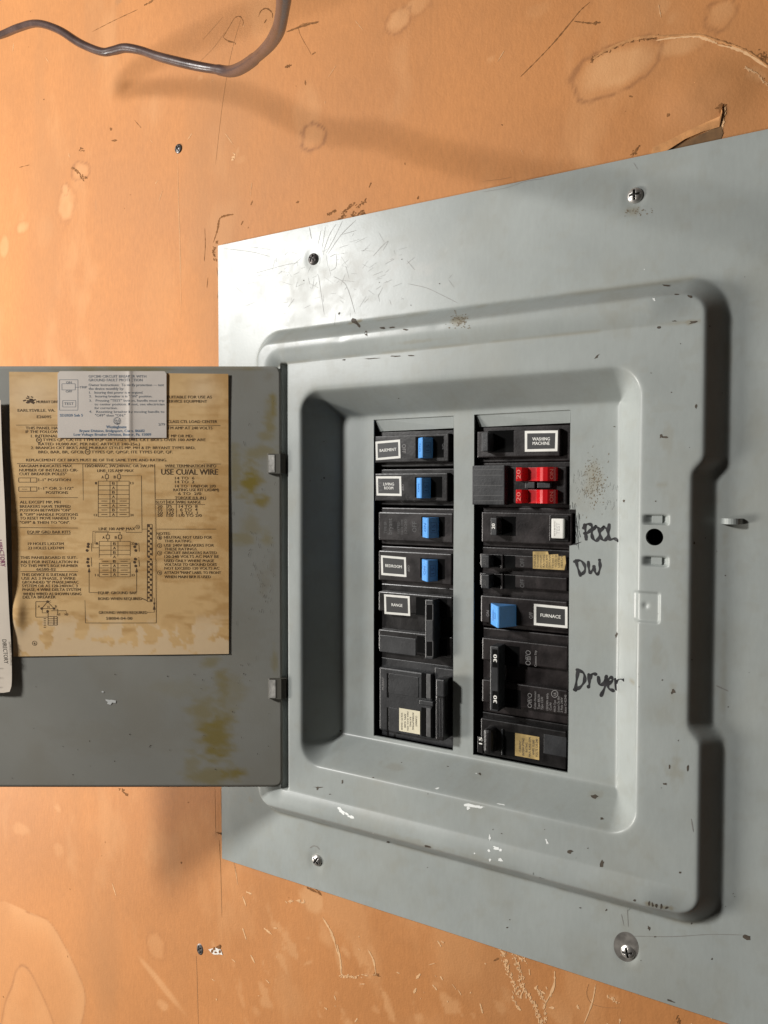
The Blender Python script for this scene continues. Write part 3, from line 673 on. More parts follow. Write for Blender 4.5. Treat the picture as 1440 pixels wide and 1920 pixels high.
for (px, py, rx, ry, rot) in [(664, 603, 7, 5, 0.3), (672, 609, 6, 3, 0.7), (686, 626, 3, 5, 0), (636, 588, 2, 2, 0), (718, 615, 5, 2, 0), (735, 614, 7, 1.5, 0), (760, 618, 5, 1.4, 0), (700, 672, 14, 1.2, -0.05), (740, 668, 9, 1.3, 0), (770, 667, 8, 1.0, 0), (645, 675, 4, 1.5, 0), (1119, 669, 1.4, 6, 0.7), (1235, 614, 3.5, 2.2, 0),
                              (1300, 604, 9, 3, -0.3), (1265, 602, 4, 1, 0), (1250, 535, 8, 1.6, 0.1), (1268, 552, 4, 1, 0), (1295, 556, 5, 2, 0.4), (1305, 763, 2, 4, 0), (1248, 820, 6, 2, 0), (1240, 818, 4, 3, 0), (1229, 940, 1.2, 1.2, 0), (1302, 1018, 1.5, 2, 0), (1360, 1079, 1.5, 1.2, 0), (1242, 1275, 1.5, 1.5, 0), (1262, 1296, 4, 5, 0.6), (1156, 1190, 2, 5, 0.3),
                              (1152, 800, 2, 1, 0), (802, 1587, 5, 2.2, 0.3), (727, 1579, 3, 1.6, 0), (1068, 1597, 6, 4.5, 0.4), (1129, 1619, 3, 6, 0.3), (1129, 1535, 5, 2, 0.1), (1217, 1696, 2, 6, 0), (1223, 1698, 2, 5, 0), (1230, 1698, 2, 4, 0), (1240, 1700, 2, 4, 0), (1250, 1702, 3, 2, 0), (1190, 1688, 3, 2, 0), (1217, 1740, 3, 4, 0), (1228, 1756, 2, 1.5, 0), (1400, 1757, 7, 4, 0.2),
                              (951, 1739, 2.4, 1.6, 0), (642, 1466, 1.6, 3.5, 0.3), (598, 1476, 9, 1, 0), (619, 1489, 2, 1, 0), (596, 1478, 2, 3, 0), (1012, 1646, 7, 1, 0.2), (1000, 1641, 1, 4, 0), (1275, 1636, 3, 2, 0), (1088, 1702, 2, 1, 0), (1137, 1706, 2, 2, 0), (1255, 1437, 2, 6, 0), (1290, 1440, 2, 5, 0), (1247, 1470, 5, 2, 0.3), (1335, 1798, 2, 2, 0), (1256, 1876, 8, 1.5, 0.3),
                              (1170, 939, 2.5, 2.5, 0), (900, 1451, 3, 2, 0), (1115, 1493, 6, 4, 0), (840, 1437, 2, 1, 0), (700, 1458, 2, 1, 0)]:
    chip(px, py, rx, ry, rot)
for _ in range(70):
    px, py = rng.uniform(480, 1420), rng.uniform(470, 1850); q = on_cover(px, py)
    if not (3 < q[0] < 390 and -466 < q[2] < -3) or (q[0] > 124 and q[0] < 276 and -360 < q[2] < -130) or (px < 540): continue
    chip(px, py, rng.uniform(0.5, 1.5), rng.uniform(0.5, 1.5), 0, 6)
g.build('dark_chips', M_MARK_D, panel, kind='stuff')
g = MB()
for _ in range(180):                            # rubbed, rusty spot above the word POOL
    px, py = rng.gauss(1116, 11), rng.gauss(905, 22)
    chip(px, py, rng.uniform(0.3, 1.0), rng.uniform(0.5, 2.4), rng.gauss(0.2, 0.4), 5)
for _ in range(60): chip(rng.gauss(862, 9), rng.gauss(600, 7), rng.uniform(0.5, 2), rng.uniform(0.5, 1.6), rng.random() * 3, 6)
for _ in range(30): chip(rng.gauss(1190, 14), rng.gauss(396, 4), rng.uniform(0.6, 2), rng.uniform(0.5, 1.4), rng.random() * 3, 6)
g.build('rubbed_rust', M_MARK_R, panel, kind='stuff')
g = MB()
for (px, py, rx, ry, rot) in [(887, 1511, 13, 3.2, 0.1), (878, 1515, 4, 3, 0), (902, 1513, 6, 2, 0), (641, 1521, 9, 3.5, 0.6), (658, 1531, 6, 3, 0.2), (650, 1526, 4, 2, 0.6), (820, 1478, 4, 1.5, 0), (918, 1570, 2, 5, 0), (930, 1590, 6, 2.5, 0.3), (938, 1594, 3, 2, 0), (917, 1595, 3, 2, 0.6), (919, 1612, 2, 3, 0), (938, 1612, 5, 4, 0), (890, 1600, 2, 1, 0), (1025, 1577, 2, 6, -0.4),
                              (940, 1508, 8, 1.2, 0.1), (1226, 561, 2.4, 3, -0.5), (1208, 505, 0.9, 0.9, 0), (893, 1450, 1.4, 1, 0), (700, 1563, 3, 1, 0)]:
    chip(px, py, rx, ry, rot, 12)
g.build('paint_drips', M_MARK_W, panel, kind='stuff')
# dark metal oval worn round the lower right screw
g = MB(); q = [on_cover(1174 + 23 * math.cos(a) * 1.0 - 4 * math.sin(a), 1775 + 27 * math.sin(a) + 8 * math.cos(a), 0.09) for a in np.linspace(0, 2 * math.pi, 40)[:-1]]
g.poly(q); g.build('worn_washer_mark', mat('bare_metal', (0.26, 0.245, 0.225), 0.45, metal=0.5, var=0.3, vscale=200), panel)
g = MB(); g.ribbon([on_cover(*p, lift=0.08) for p in smooth_path([(581, 1590), (588, 1586), (595, 1588), (599, 1593)], 5)], 0.9); g.build('screw_scuff', M_MARK_G, panel)

# handwriting in black marker
def pen(mb, strokes, w, tf=lambda p: p):
    for st in strokes:
        pts = [on_cover(*tf(p), lift=0.12) for p in st]; pp = smooth_path(pts, 6) if len(pts) > 2 else pts
        mb.ribbon(pp, [w * (0.85 + 0.3 * math.sin(i * 0.7)) for i in range(len(pp))], taper=False)
        for e in (pp[0], pp[-1]): mb.poly([e + np.array([math.cos(a) * w / 2, 0.002, math.sin(a) * w / 2]) for a in np.linspace(0, 2 * math.pi, 11)[:-1]])
g = MB()
pen(g, [[(1099, 1011), (1098, 998), (1096, 984)], [(1094, 990), (1100, 983), (1108, 984), (1109, 992), (1100, 1000), (1096, 1000)], [(1117, 987), (1110, 996), (1111, 1008), (1118, 1014), (1124, 1005), (1123, 992), (1117, 987)],
        [(1132, 988), (1125, 998), (1127, 1009), (1134, 1013), (1140, 1004), (1139, 993), (1132, 988)], [(1142, 984), (1141, 998), (1143, 1011), (1152, 1010), (1159, 1014)]], 1.85)
g.build('marker_word', M_INK, panel)
g = MB()
pen(g, [[(1080, 1051), (1083, 1064), (1088, 1078)], [(1077, 1053), (1088, 1051), (1096, 1060), (1096, 1071), (1088, 1079)], [(1103, 1054), (1104, 1066), (1107, 1074), (1113, 1064), (1114, 1062)], [(1113, 1062), (1116, 1073), (1121, 1076), (1125, 1064), (1124, 1050)]], 1.75)
g.build('marker_word', M_INK, panel)
g = MB()
pen(g, [[(1084, 1256), (1081, 1275), (1079, 1294)], [(1082, 1256), (1094, 1262), (1096, 1276), (1088, 1288), (1077, 1293)], [(1104, 1265), (1105, 1282), (1103, 1288)], [(1105, 1274), (1110, 1264), (1117, 1264)], [(1122, 1270), (1124, 1283), (1131, 1282), (1136, 1270)], [(1137, 1268), (1134, 1288), (1127, 1304)],
        [(1138, 1284), (1148, 1276), (1146, 1270), (1140, 1276), (1141, 1290), (1150, 1295)], [(1154, 1274), (1156, 1292)], [(1155, 1282), (1161, 1274), (1170, 1275)]], 1.95)
g.build('marker_word', M_INK, panel)
g = MB()                                        # marker ink and ragged cut round the widened opening
for k in range(26):
    t = rng.random(); px, py = (1080 + rng.uniform(-1, 7), 958 + 60 * t)
    g.ribbon([on_cover(px, py, lift=0.1), on_cover(px + rng.uniform(-2, 4), py + rng.uniform(6, 18), lift=0.1)], rng.uniform(0.25, 0.8), taper=True)
for k in range(9):
    px = 1068 + rng.uniform(0, 14); g.ribbon([on_cover(px, 953 - rng.uniform(0, 14), lift=0.1), on_cover(px + rng.uniform(-3, 3), 954, lift=0.1)], rng.uniform(0.2, 0.5))
g.ribbon([on_cover(1066, 1023, lift=0.1), on_cover(1080, 1020, lift=0.1), on_cover(1090, 1016, lift=0.1)], 0.8)
g.build('cut_edge_ink', M_INK, panel, kind='stuff')
g = MB()                                        # faint rubbed-out pencil strokes
for (x0, x1, y0, y1, n) in ((1074, 1100, 880, 904, 22), (1132, 1160, 904, 920, 9), (1128, 1160, 936, 950, 10), (1080, 1104, 910, 930, 10)):
    for k in range(n):
        px, py = rng.uniform(x0, x1), rng.uniform(y0, y1); a = rng.gauss(1.5, 0.5); L = rng.uniform(3, 10)
        g.ribbon([on_cover(px, py, 0.1), on_cover(px + L * math.cos(a), py + L * math.sin(a), 0.1)], rng.uniform(0.2, 0.45))
g.build('rubbed_pencil', M_INK_OLD, panel, kind='stuff')

# ================================================================== DOOR
DW = 280.0; DH1 = on_door(300, 687)[2] - HINGE[2]; DH0 = on_door(300, 1475)[2] - HINGE[2]
def dpt(u, v, w=0.0): return HINGE + DU * u + UP * v + DN * w
def d_uv(px, py, w=0.0):
    p = on_door(px, py, w) - HINGE; return float(p @ DU), float(p[2])
def rr_outline(u0, u1, v0, v1, r, n=5):
    out = []
    for (cu, cv, a0) in ((u1 - r, v1 - r, 0), (u0 + r, v1 - r, 90), (u0 + r, v0 + r, 180), (u1 - r, v0 + r, 270)):
        for k in range(n + 1):
            a = math.radians(a0 + 90 * k / n); out.append((cu + r * math.cos(a), cv + r * math.sin(a)))
    return out
us = np.linspace(1.2, DW, 150); vsn = np.linspace(DH0, DH1, 160)
U, Vv = np.meshgrid(us, vsn, indexing='xy')
def square_round(u, v, r=5.0):                  # pull the two hinge-side corners in
    for (cu, cv, su, sv) in ((1.2 + r, DH0 + r, -1, -1), (1.2 + r, DH1 - r, -1, 1)):
        m_ = ((u - cu) * su > 0) & ((v - cv) * sv > 0)
        du, dv = np.where(m_, u - cu, 0), np.where(m_, v - cv, 0); mx = np.maximum(np.abs(du), np.abs(dv)); ln = np.hypot(du, dv) + 1e-9
        u = np.where(m_, cu + du * mx / ln, u); v = np.where(m_, cv + dv * mx / ln, v)
    return u, v
U2, V2 = square_round(U, Vv)
bow = 0.5 * np.sin(U2 / 90) + 0.4 * (fbm(U2, V2, 80, 8, 2) - 0.5)
TH = 1.6
front = HINGE + U2[..., None] * DU + V2[..., None] * UP + bow[..., None] * DN
back = front - TH * DN
nu, nv = len(us), len(vsn)
Vd = np.concatenate([front.reshape(-1, 3), back.reshape(-1, 3)]); nb = nu * nv
i, j = np.meshgrid(np.arange(nu - 1), np.arange(nv - 1), indexing='xy'); a = (j * nu + i).ravel()
Fd = np.stack([a, a + nu, a + nu + 1, a + 1], -1).tolist() + (np.stack([a, a + 1, a + nu + 1, a + nu], -1) + nb).tolist()
per = [k for k in range(nu)] + [k * nu + nu - 1 for k in range(1, nv)] + [(nv - 1) * nu + k for k in range(nu - 2, -1, -1)] + [k * nu for k in range(nv - 2, 0, -1)]
for k in range(len(per)): p_, q_ = per[k], per[(k + 1) % len(per)]; Fd.append([p_, q_, q_ + nb, p_ + nb])
door = obj('door', Vd, Fd, M_DOOR, panel)
door.data.polygons.foreach_set('use_smooth', [k < 2 * (nu - 1) * (nv - 1) for k in range(len(Fd))])
door['label'] = 'swung-open grey door with glue stains inside'
def dmask(specs, seed0, lo=0.25):
    t = np.zeros_like(U2)
    for n, (px, py, rx, ry, amt) in enumerate(specs):
        cu, cv = d_uv(px, py); s_ = 0.3815
        d = np.hypot((U2 - cu) / (rx * s_), (V2 - cv) / (ry * s_)) + (fbm(U2 * 0.8, V2 * 1.6, 6, seed0 + n, 4) - 0.5) * 1.3
        t = np.maximum(t, amt * (1 - sstep(lo, 1.25, d)))
    return t
gl = dmask([(470, 905, 24, 40, 1.0), (492, 940, 16, 12, 0.9), (506, 790, 12, 40, 0.6), (512, 760, 8, 24, 0.8), (480, 850, 40, 16, 0.5), (440, 690, 60, 4, 0.5), (225, 692, 110, 7, 0.7), (405, 1380, 36, 60, 0.9), (440, 1450, 30, 14, 0.95), (420, 1290, 22, 40, 0.6), (395, 1240, 18, 14, 0.5), (500, 1010, 14, 20, 0.45), (515, 1240, 6, 30, 0.4), (440, 880, 14, 50, 0.5), (380, 1330, 30, 40, 0.55), (400, 1455, 60, 20, 0.6),
            (430, 1300, 30, 40, 0.3), (455, 1010, 30, 14, 0.5), (470, 985, 20, 20, 0.35), (360, 1440, 20, 40, 0.4), (500, 820, 20, 10, 0.5), (340, 1290, 60, 20, 0.15)], 200)
gm = np.maximum(0.35 * sstep(0.45, 0.75, fbm(U2, V2, 50, 21, 5)), dmask([(495, 1090, 14, 34, 0.6), (512, 1060, 6, 26, 0.5), (505, 705, 10, 10, 0.5), (450, 1200, 60, 120, 0.3), (250, 1380, 200, 40, 0.25)], 300))
for nm, arr in (('glue', gl), ('grime', gm)):
    at = door.data.attributes.new(nm, 'FLOAT', 'POINT'); at.data.foreach_set('value', np.concatenate([arr.ravel(), 0 * arr.ravel()]))
def dp(px, py, w=0.6): return on_door(px, py, w + 0.5)
for k, (y0, y1) in enumerate(((851, 888), (1271, 1309))):   # hinge tongues through the door edge
    z1, z0 = on_door(520, y0)[2], on_door(520, y1)[2]
    g = MB()
    bm_u = [(9.8, 2.6), (5.6, 2.8), (5.2, 0.2), (9.8, 0.2)]
    def ext(poly, zz0, zz1, name, mt, par):
        q = MB(); n = len(poly); b = [HINGE * [1, 1, 0] + DU * u + DN * w + UP * zz0 for u, w in poly]; t = [HINGE * [1, 1, 0] + DU * u + DN * w + UP * zz1 for u, w in poly]
        q.add(b + t, [tuple(range(n))[::-1], tuple(range(n, 2 * n))] + [(i, (i + 1) % n, n + (i + 1) % n, n + i) for i in range(n)]); return q.build(name, mt, par)
    ext(bm_u, z0 + 0.8, z1 - 0.8, 'hinge_tongue', M_HINGE, door)
    ext([(10.6, 0.3), (10.6, 1.6), (9.9, 2.4), (5.2, 2.5), (1.5, 3.2), (-1.8, 2.0), (-2.2, -3.0), (5.0, -0.5)], z0, z1, 'hinge_leaf', M_HINGE_D, door)
g = MB(); g.poly([dp(x_, y_, 0.15) for x_, y_ in ragged(208, 1315, 10, 4.5, 12, 0.1, 0.9)]); g.poly([dp(x_, y_, 0.15) for x_, y_ in ragged(192, 1297, 2.5, 1.6, 7)]); g.build('bare_chip', M_MARK_W, door)
g = MB()
for _ in range(60):
    px, py = (rng.gauss(497, 14), rng.gauss(1085, 40)) if rng.random() < 0.6 else (rng.uniform(435, 528), rng.uniform(700, 1460))
    if px > 527 or px < 434: continue
    a = rng.gauss(1.6, 0.3); L = rng.uniform(1, 9); g.ribbon([dp(px, py, 0.12), dp(px + L * math.cos(a), py + L * math.sin(a), 0.12)], rng.uniform(0.25, 0.8), n=DN)
for k in range(30): px, py = rng.uniform(0, 520), rng.uniform(1245, 1465); g.poly([dp(x_, y_, 0.12) for x_, y_ in ragged(px, py, rng.uniform(0.5, 1.3), rng.uniform(0.5, 1.2), 6)])
g.build('scratches', M_MARK_D, door, kind='stuff')

# ------------------------------------------------------------------ instruction card glued inside the door
CW = 1.1
card_q = [(17, 697), (428, 701), (429, 1226), (25, 1231)]
def bil(q, s, t):
    q = [np.array(p, float) for p in q]; return (q[0] * (1 - s) + q[1] * s) * (1 - t) + (q[3] * (1 - s) + q[2] * s) * t
ns, nt_ = 120, 150
def card_w(px, py):
    return (CW + 0.15 * np.sin(px / 40) * np.sin(py / 60) + 2.0 * np.exp(-((px - 32) / 14) ** 2 - ((py - 1150) / 32) ** 2)
            + 0.3 * np.exp(-((py - 1050 + 0.04 * (px - 200)) / 4) ** 2) * sstep(170, 200, px) * (1 - sstep(310, 340, px)))
S_, T_ = np.meshgrid(np.arange(ns + 1) / ns, np.arange(nt_ + 1) / nt_, indexing='xy'); S_ = S_.ravel()[:, None]; T_ = T_.ravel()[:, None]
Q4 = [np.array(p, float) for p in card_q]
PXY = (Q4[0] * (1 - S_) + Q4[1] * S_) * (1 - T_) + (Q4[3] * (1 - S_) + Q4[2] * S_) * T_; PX, PY = PXY[:, 0], PXY[:, 1]
def door_pts(px, py, w):
    d = np.stack([px - CX, py - CY, np.full_like(px, F)], -1) @ R.T
    t = ((HINGE - CAM) @ DN + w) / (d @ DN); return CAM + d * t[:, None]
cv = door_pts(PX, PY, card_w(PX, PY))
f1, f2, f3 = fbm(PX * 0.55, PY * 1.6, 26, 7, 4), fbm(PX, PY, 22, 19, 4), fbm(PX * 0.4, PY * 2.2, 16, 29, 3)
e_ = sstep(360, 429, PX + 26 * (f2 - 0.5) * 3)
at_b = 0.7 * e_ * (0.5 + 0.8 * f2) + 0.5 * sstep(0.5, 0.72, f1) + 0.42 * sstep(0.55, 0.72, f3) + 0.2 * (1 - sstep(14, 60, PX + 40 * (f1 - 0.5))) + 0.25 * (1 - sstep(700, 735, PY))
at_b = np.maximum(at_b, 0.75 * np.exp(-((PY - 1052 + 0.05 * (PX - 210)) / 5) ** 2) * (PX > 190) * (PX < 335) * (0.5 + f2)); at_b = np.maximum(at_b, 0.25 * sstep(1000, 1200, PY) * sstep(220, 260, PX))
at_l = 0.9 * sstep(0.47, 0.53, f2 + 0.2 * sstep(1195, 1215, PY) - 0.1 * (PX > 250) * (PX < 330)) * sstep(1150, 1180, PY + 40 * (f1 - 0.5)); at_b = np.clip(at_b * (1 - 0.6 * at_l), 0, 1)
at_l = np.clip(np.maximum(at_l, np.maximum(0.7 * np.exp(-((PX - 60) / 60) ** 2 - ((PY - 740) / 40) ** 2), 0.6 * np.exp(-((PX - 380) / 30) ** 2 - ((PY - 730) / 30) ** 2))), 0, 1)
cf = [(b * (ns + 1) + a, (b + 1) * (ns + 1) + a, (b + 1) * (ns + 1) + a + 1, b * (ns + 1) + a + 1) for b in range(nt_) for a in range(ns)]
card = obj('instruction_card', cv, cf, M_CARD, smooth=True, origin=on_door(220, 1228, 0.5))
for nm, arr in (('brown', at_b), ('lightpaper', at_l)):
    at = card.data.attributes.new(nm, 'FLOAT', 'POINT'); at.data.foreach_set('value', arr)
tag(card, 'yellowed printed wiring instruction card stuck inside the open grey door', 'label')
ink = MB()
def cpt(px, py, w=CW + 0.75): return on_door(px, py, w)
TW = CW + 0.06
def ctext(s_, x0, y, x1, h, bold=0.0, mb=None, w=TW):
    a, b, c = on_door(x0, y, w), on_door(x1, y, w), on_door(x0, y - h, w); text(mb if mb is not None else ink, s_, a, b - a, c - a, bold=bold)
def cline(pts, w=0.3, mb=None, wl_=TW): (mb if mb is not None else ink).ribbon([on_door(*p, wl_) for p in pts], w, n=DN, taper=False)
def crect(x0, y0, x1, y1, w=0.3, mb=None, wl_=TW):
    for p in ([(x0, y0), (x1, y0)], [(x1, y0), (x1, y1)], [(x1, y1), (x0, y1)], [(x0, y1), (x0, y0)]): cline(p, w, mb, wl_)
def ccirc(px, py, r, w=0.3, mb=None, wl_=TW, fill=False):
    pts = [(px + r * math.cos(a), py + r * math.sin(a)) for a in np.linspace(0, 2 * math.pi, 15)]
    if fill: (mb if mb is not None else ink).poly([on_door(*p, wl_ + 0.02) for p in pts[:-1]])
    else: cline(pts, w, mb, wl_)
B = 0.05
# head
for k in range(16): px, py = 43 + 24 * rng.random(), 744 + 12 * rng.random(); cline([(px, py), (px + rng.uniform(-6, 8), py + rng.uniform(-3, 4))], 0.8)
for s_, x0, y, x1 in [('MURRAY DIVI', 68, 756, 108), ('EARLYSVILLE, VA.', 33, 772, 103), ('E26095', 69, 784, 96), ('SUITABLE FOR USE AS', 313, 747, 397), ('SERVICE EQUIPMENT', 313, 755, 388), ('CLASS CTL LOAD CENTER', 314, 793, 407),
                      ('THIS PANEL HAS', 48, 805, 112), ('TM AMP AT 240 VOLTS', 314, 805, 398), ('IF THE FOLLOW', 48, 812, 110), ('1. INTERNAL', 58, 820, 108), ('E MP OR MD;', 314, 820, 362),
                      ('TYPES QP, CA; ITE TYPE EQP OR FUSES. (ALL CKT BKR\'S OVER 100 AMP ARE', 80, 827, 385), ('RATED 10,000 AIC PER NEC ARTICLE 240-25e.)', 72, 835, 262), ('2. BRANCH CKT BKR\'S ARE MURRAY STYLES MP, MH & EP; BRYANT TYPES BRD,', 58, 842, 366),
                      ('BRD, BAR, BR, GFCB;', 72, 850, 157), ('TYPES QP, QPGF; ITE TYPES EQP, QF.', 171, 850, 324), ('REPLACEMENT CKT BKR\'S MUST BE OF THE SAME TYPE AND RATING.', 49, 865, 313),
                      ('DIAGRAM INDICATES MAX.', 36, 876, 136), ('NUMBER OF INSTALLED CIR-', 36, 884, 146), ('CUIT BREAKER POLES"', 36, 891, 124), ('1-1" POSITION', 72, 902, 132), ('1-1" OR 2-1/2"', 72, 918, 137), ('POSITIONS', 86, 926, 127),
                      ('120/240VAC, 3W,240VAC OR 2W,1PH', 159, 876, 290), ('LINE: 125 AMP MAX', 182, 885, 250), ('WIRE TERMINATION INFO', 309, 876, 405),
                      ('14 TO  6', 328, 899, 364), ('14 TO  2', 328, 906, 364), ('14 TO  1/0(FOR 2/0', 328, 914, 404), ('RATING USE KIT LXD8M)', 325, 921, 410), ('6 TO  2/0', 334, 928, 377), ('TORQUE (LB.-IN.)', 328, 936, 386),
                      ('SLOT HEX  WIRE RANGE', 292, 944, 376), ('20   75    14 TO  8', 295, 952, 370), ('35  100    6 TO  4', 295, 958, 370), ('50  125    3 TO  1', 295, 964, 370), ('50  150   1/0 TO 2/0', 295, 969, 378),
                      ('ALL EXCEPT MP, MH', 37, 944, 113), ('BREAKERS HAVE TRIPPED', 37, 952, 132), ('POSITION BETWEEN "ON"', 37, 959, 132), ('& "OFF" HANDLE POSITIONS', 37, 967, 146), ('TO RESET MOVE HANDLE TO', 37, 974, 142), ('"OFF" & THEN TO "ON".', 37, 982, 131),
                      ('EQUIP GRD BAR KITS', 51, 1000, 132), ('19 HOLES LXD73M', 52, 1022, 119), ('23 HOLES LXD74M', 52, 1030, 119), ('THIS PANELBOARD IS SUIT-', 38, 1048, 145), ('ABLE FOR INSTALLATION IN', 38, 1056, 146), ('TO THIS MFR\'S BOX NUMBER', 38, 1063, 146), ('66580-02', 68, 1070, 104),
                      ('THIS DEVICE IS SUITABLE FOR', 40, 1080, 144), ('USE AS 3 PHASE, 3 WIRE', 40, 1087, 141), ('GROUNDED "B" PHASE,240VAC', 41, 1094, 147), ('SYSTEM OR AS 120-240VAC 3', 41, 1101, 145), ('PHASE, 4 WIRE DELTA SYSTEM', 42, 1108, 151), ('WHEN WIRED AS SHOWN USING', 43, 1116, 152), ('DELTA BREAKER', 43, 1122, 104),
                      ('LINE 100 AMP MAX', 185, 994, 253), ('EQUIP. GROUND BAR', 184, 1114, 256), ('BOND WHEN REQUIRED', 184, 1125, 266), ('GROUND WHEN REQUIRED', 185, 1151, 276), ('58004-04-00', 199, 1162, 248),
                      ('NOTES:', 293, 1003, 319), ('NEUTRAL NOT USED FOR', 307, 1010, 397), ('THIS RATING.', 308, 1017, 360), ('USE 240V BREAKERS FOR', 307, 1025, 401), ('THESE RATINGS.', 308, 1032, 370), ('CIRCUIT BREAKERS RATED', 308, 1039, 406), ('120-240 VOLTS AC MAY BE', 308, 1046, 410),
                      ('USED ONLY WHERE PHASE', 308, 1054, 401), ('VOLTAGE TO GROUND DOES', 308, 1061, 406), ('NOT EXCEED 120 VOLTS AC', 308, 1068, 411), ('ATTACH "MAIN" LABEL TO FRONT', 308, 1076, 414), ('WHEN MAIN BKR IS USED', 308, 1084, 395)]:
    ctext(s_, x0, y, x1, 5.2, B)
ctext('USE CU/AL WIRE', 302, 890, 408, 10.5, 0.25)
for k, y in enumerate((1008, 1023, 1037, 1074)): ccirc(299, y, 4.0); ctext(str(k + 1), 297.6, y + 2.4, 300.4, 4.6, 0.1)
ccirc(73, 825, 4.6, 0.5); ctext('W', 70.5, 827, 75.5, 4.0); ccirc(164, 847, 4.6, 0.5); ctext('W', 161.5, 849, 166.5, 4.0); ccirc(258, 988, 3.6); ctext('4', 256.6, 990, 259.4, 4.0); ccirc(65, 1206, 4.2); ctext('6', 63.6, 1208.4, 66.4, 4.4, 0.1)
for p in ([(30, 797), (108, 797)], [(314, 798), (413, 798)], [(32, 869), (414, 870)], [(36, 933), (146, 933)], [(37, 989), (146, 990)], [(38, 1071.5), (146, 1071.5)], [(294, 992), (405, 992)], [(292, 936.5), (384, 937)], [(292, 945.5), (384, 946)], [(309, 877.5), (405, 877.5)], [(51, 1001.5), (132, 1001.5)],
          [(155, 870), (160, 1168)], [(290, 870), (293, 1168)], [(160, 1168), (293, 1168)], [(312, 937), (313, 969)], [(330, 937), (331, 969)]): cline(p)
crect(35, 896, 69, 904, 0.35); cline([(57, 896), (57, 904)]); crect(35, 913, 69, 921, 0.35); cline([(57, 913), (57, 921)]); cline([(41, 917), (51, 917)])
for (x0, y0, x1, n, dy, nums) in ((184, 902, 242, 8, 8.35, ('1', '13', '12', '24')), (186, 1015, 244, 8, 8.3, ('1', '22', '11', '23'))):
    for k in range(n + 1): cline([(x0, y0 + dy * k), (x1, y0 + dy * k)])
    for x_ in (x0, x0 + 22, x0 + 35, x1): cline([(x_, y0), (x_, y0 + dy * n)])
    for k in range(n):
        ctext('BA'[k % 2], x0 + 26, y0 + dy * k + 6.6, x0 + 31, 5, B)
        if k >= 4: cline([(x0 + 6, y0 + dy * k + 4), (x0 + 17, y0 + dy * k + 4)], 0.4); cline([(x0 + 40, y0 + dy * k + 4), (x0 + 53, y0 + dy * k + 4)], 0.4)
    for s_, px, py in zip(nums, (x0 - 6, x1 + 2, x0 - 8, x1 + 2), (y0 + 6, y0 + 6, y0 + dy * n - 1, y0 + dy * n - 1)): ctext(s_, px, py, px + 3 * len(s_), 4.4, B)
    for q, (px, s_) in enumerate(((x0 + 16, 'A'), (x0 + 39, 'B'))):
        crect(px - 3, y0 - 12, px + 3, y0 - 5, 0.4); cline([(px, y0 - 17), (px, y0 - 12)]); cline([(px, y0 - 5), (px, y0)]); ctext(s_, px - 10, y0 - 5, px - 6, 5.2, B)
cline([(228, 892), (265, 892), (266, 988), (266, 998), (236, 998), (236, 994)]); cline([(266, 992), (276, 992)]); cline([(174, 1020), (174, 996), (204, 996)]); cline([(186, 1027), (174, 1027), (174, 1018)]); cline([(186, 1020), (178, 1020), (178, 998), (226, 998)])
crect(276, 983, 285, 1128, 0.35)
for k in range(30): ccirc(278.5 + 4 * (k % 2), 986 + k * 4.8, 2.0 if k % 3 else 2.5, fill=True)
for x_ in (164, 253):
    for y_ in (1020, 1025, 1032, 1048, 1054, 1061): ccirc(x_ + rng.uniform(-1, 2), y_, 2.6, fill=True)
    cline([(x_ + 3, 1066), (x_ + 3, 1111)]); ink.poly([on_door(*p, TW) for p in ((x_ + 3, 1064), (x_ + 5.5, 1073), (x_ + 0.5, 1073))])
    cline([(x_ + 7, 1018), (x_ + 8, 1034)]); cline([(x_ + 7, 1045), (x_ + 8, 1062)])
cline([(168, 1111), (183, 1111)]); cline([(266, 1122), (276, 1126)], 0.6); cline([(285, 1121), (289, 1121), (289, 1148), (277, 1148)]); ink.poly([on_door(*p, TW) for p in ((289, 1134), (291.5, 1143), (286.5, 1143))]); ink.poly([on_door(*p, TW) for p in ((289, 1136), (291, 1130), (287, 1130))])
# little delta sketch
for p in ([(89, 1128), (78, 1141)], [(89, 1128), (101, 1141)], [(78, 1141), (101, 1141)], [(67, 1128), (89, 1128)], [(67, 1128), (67, 1157)], [(67, 1157), (90, 1157)], [(79, 1142), (79, 1149), (90, 1149)], [(101, 1142), (108, 1142), (108, 1150)], [(96, 1145), (124, 1145), (124, 1150)], [(90, 1146), (90, 1157)]): cline(p, 0.35)
for px, py in ((89, 1128), (78, 1141), (101, 1141), (89, 1146)): ccirc(px, py, 2.4, fill=True)
for k in range(5): cline([(90, 1156 + 4 * k), (107, 1156 + 4 * k)], 0.35); cline([(82, 1160 + 4 * k), (86, 1160 + 4 * k)], 0.5)
cline([(90, 1156), (90, 1172)], 0.35); cline([(107, 1156), (107, 1172)], 0.5); cline([(101, 1156), (101, 1172)], 0.5)
for s_, px, py in (('C', 92, 1130), ('A', 71, 1139), ('B', 103, 1139), ('AØ', 106, 1154), ('NØ', 121, 1154), ('N', 89, 1140)): ctext(s_, px, py, px + 3.4 * len(s_), 4.2)
V_ = np.array(ink.v); C_ = (V_ - CAM) @ R; px_, py_ = C_[:, 0] / C_[:, 2] * F + CX, C_[:, 1] / C_[:, 2] * F + CY
ink.v = [tuple(q) for q in V_ + DN * (card_w(px_, py_) - CW + 0.02)[:, None]]
ink.build('printing', M_CARDINK, card)
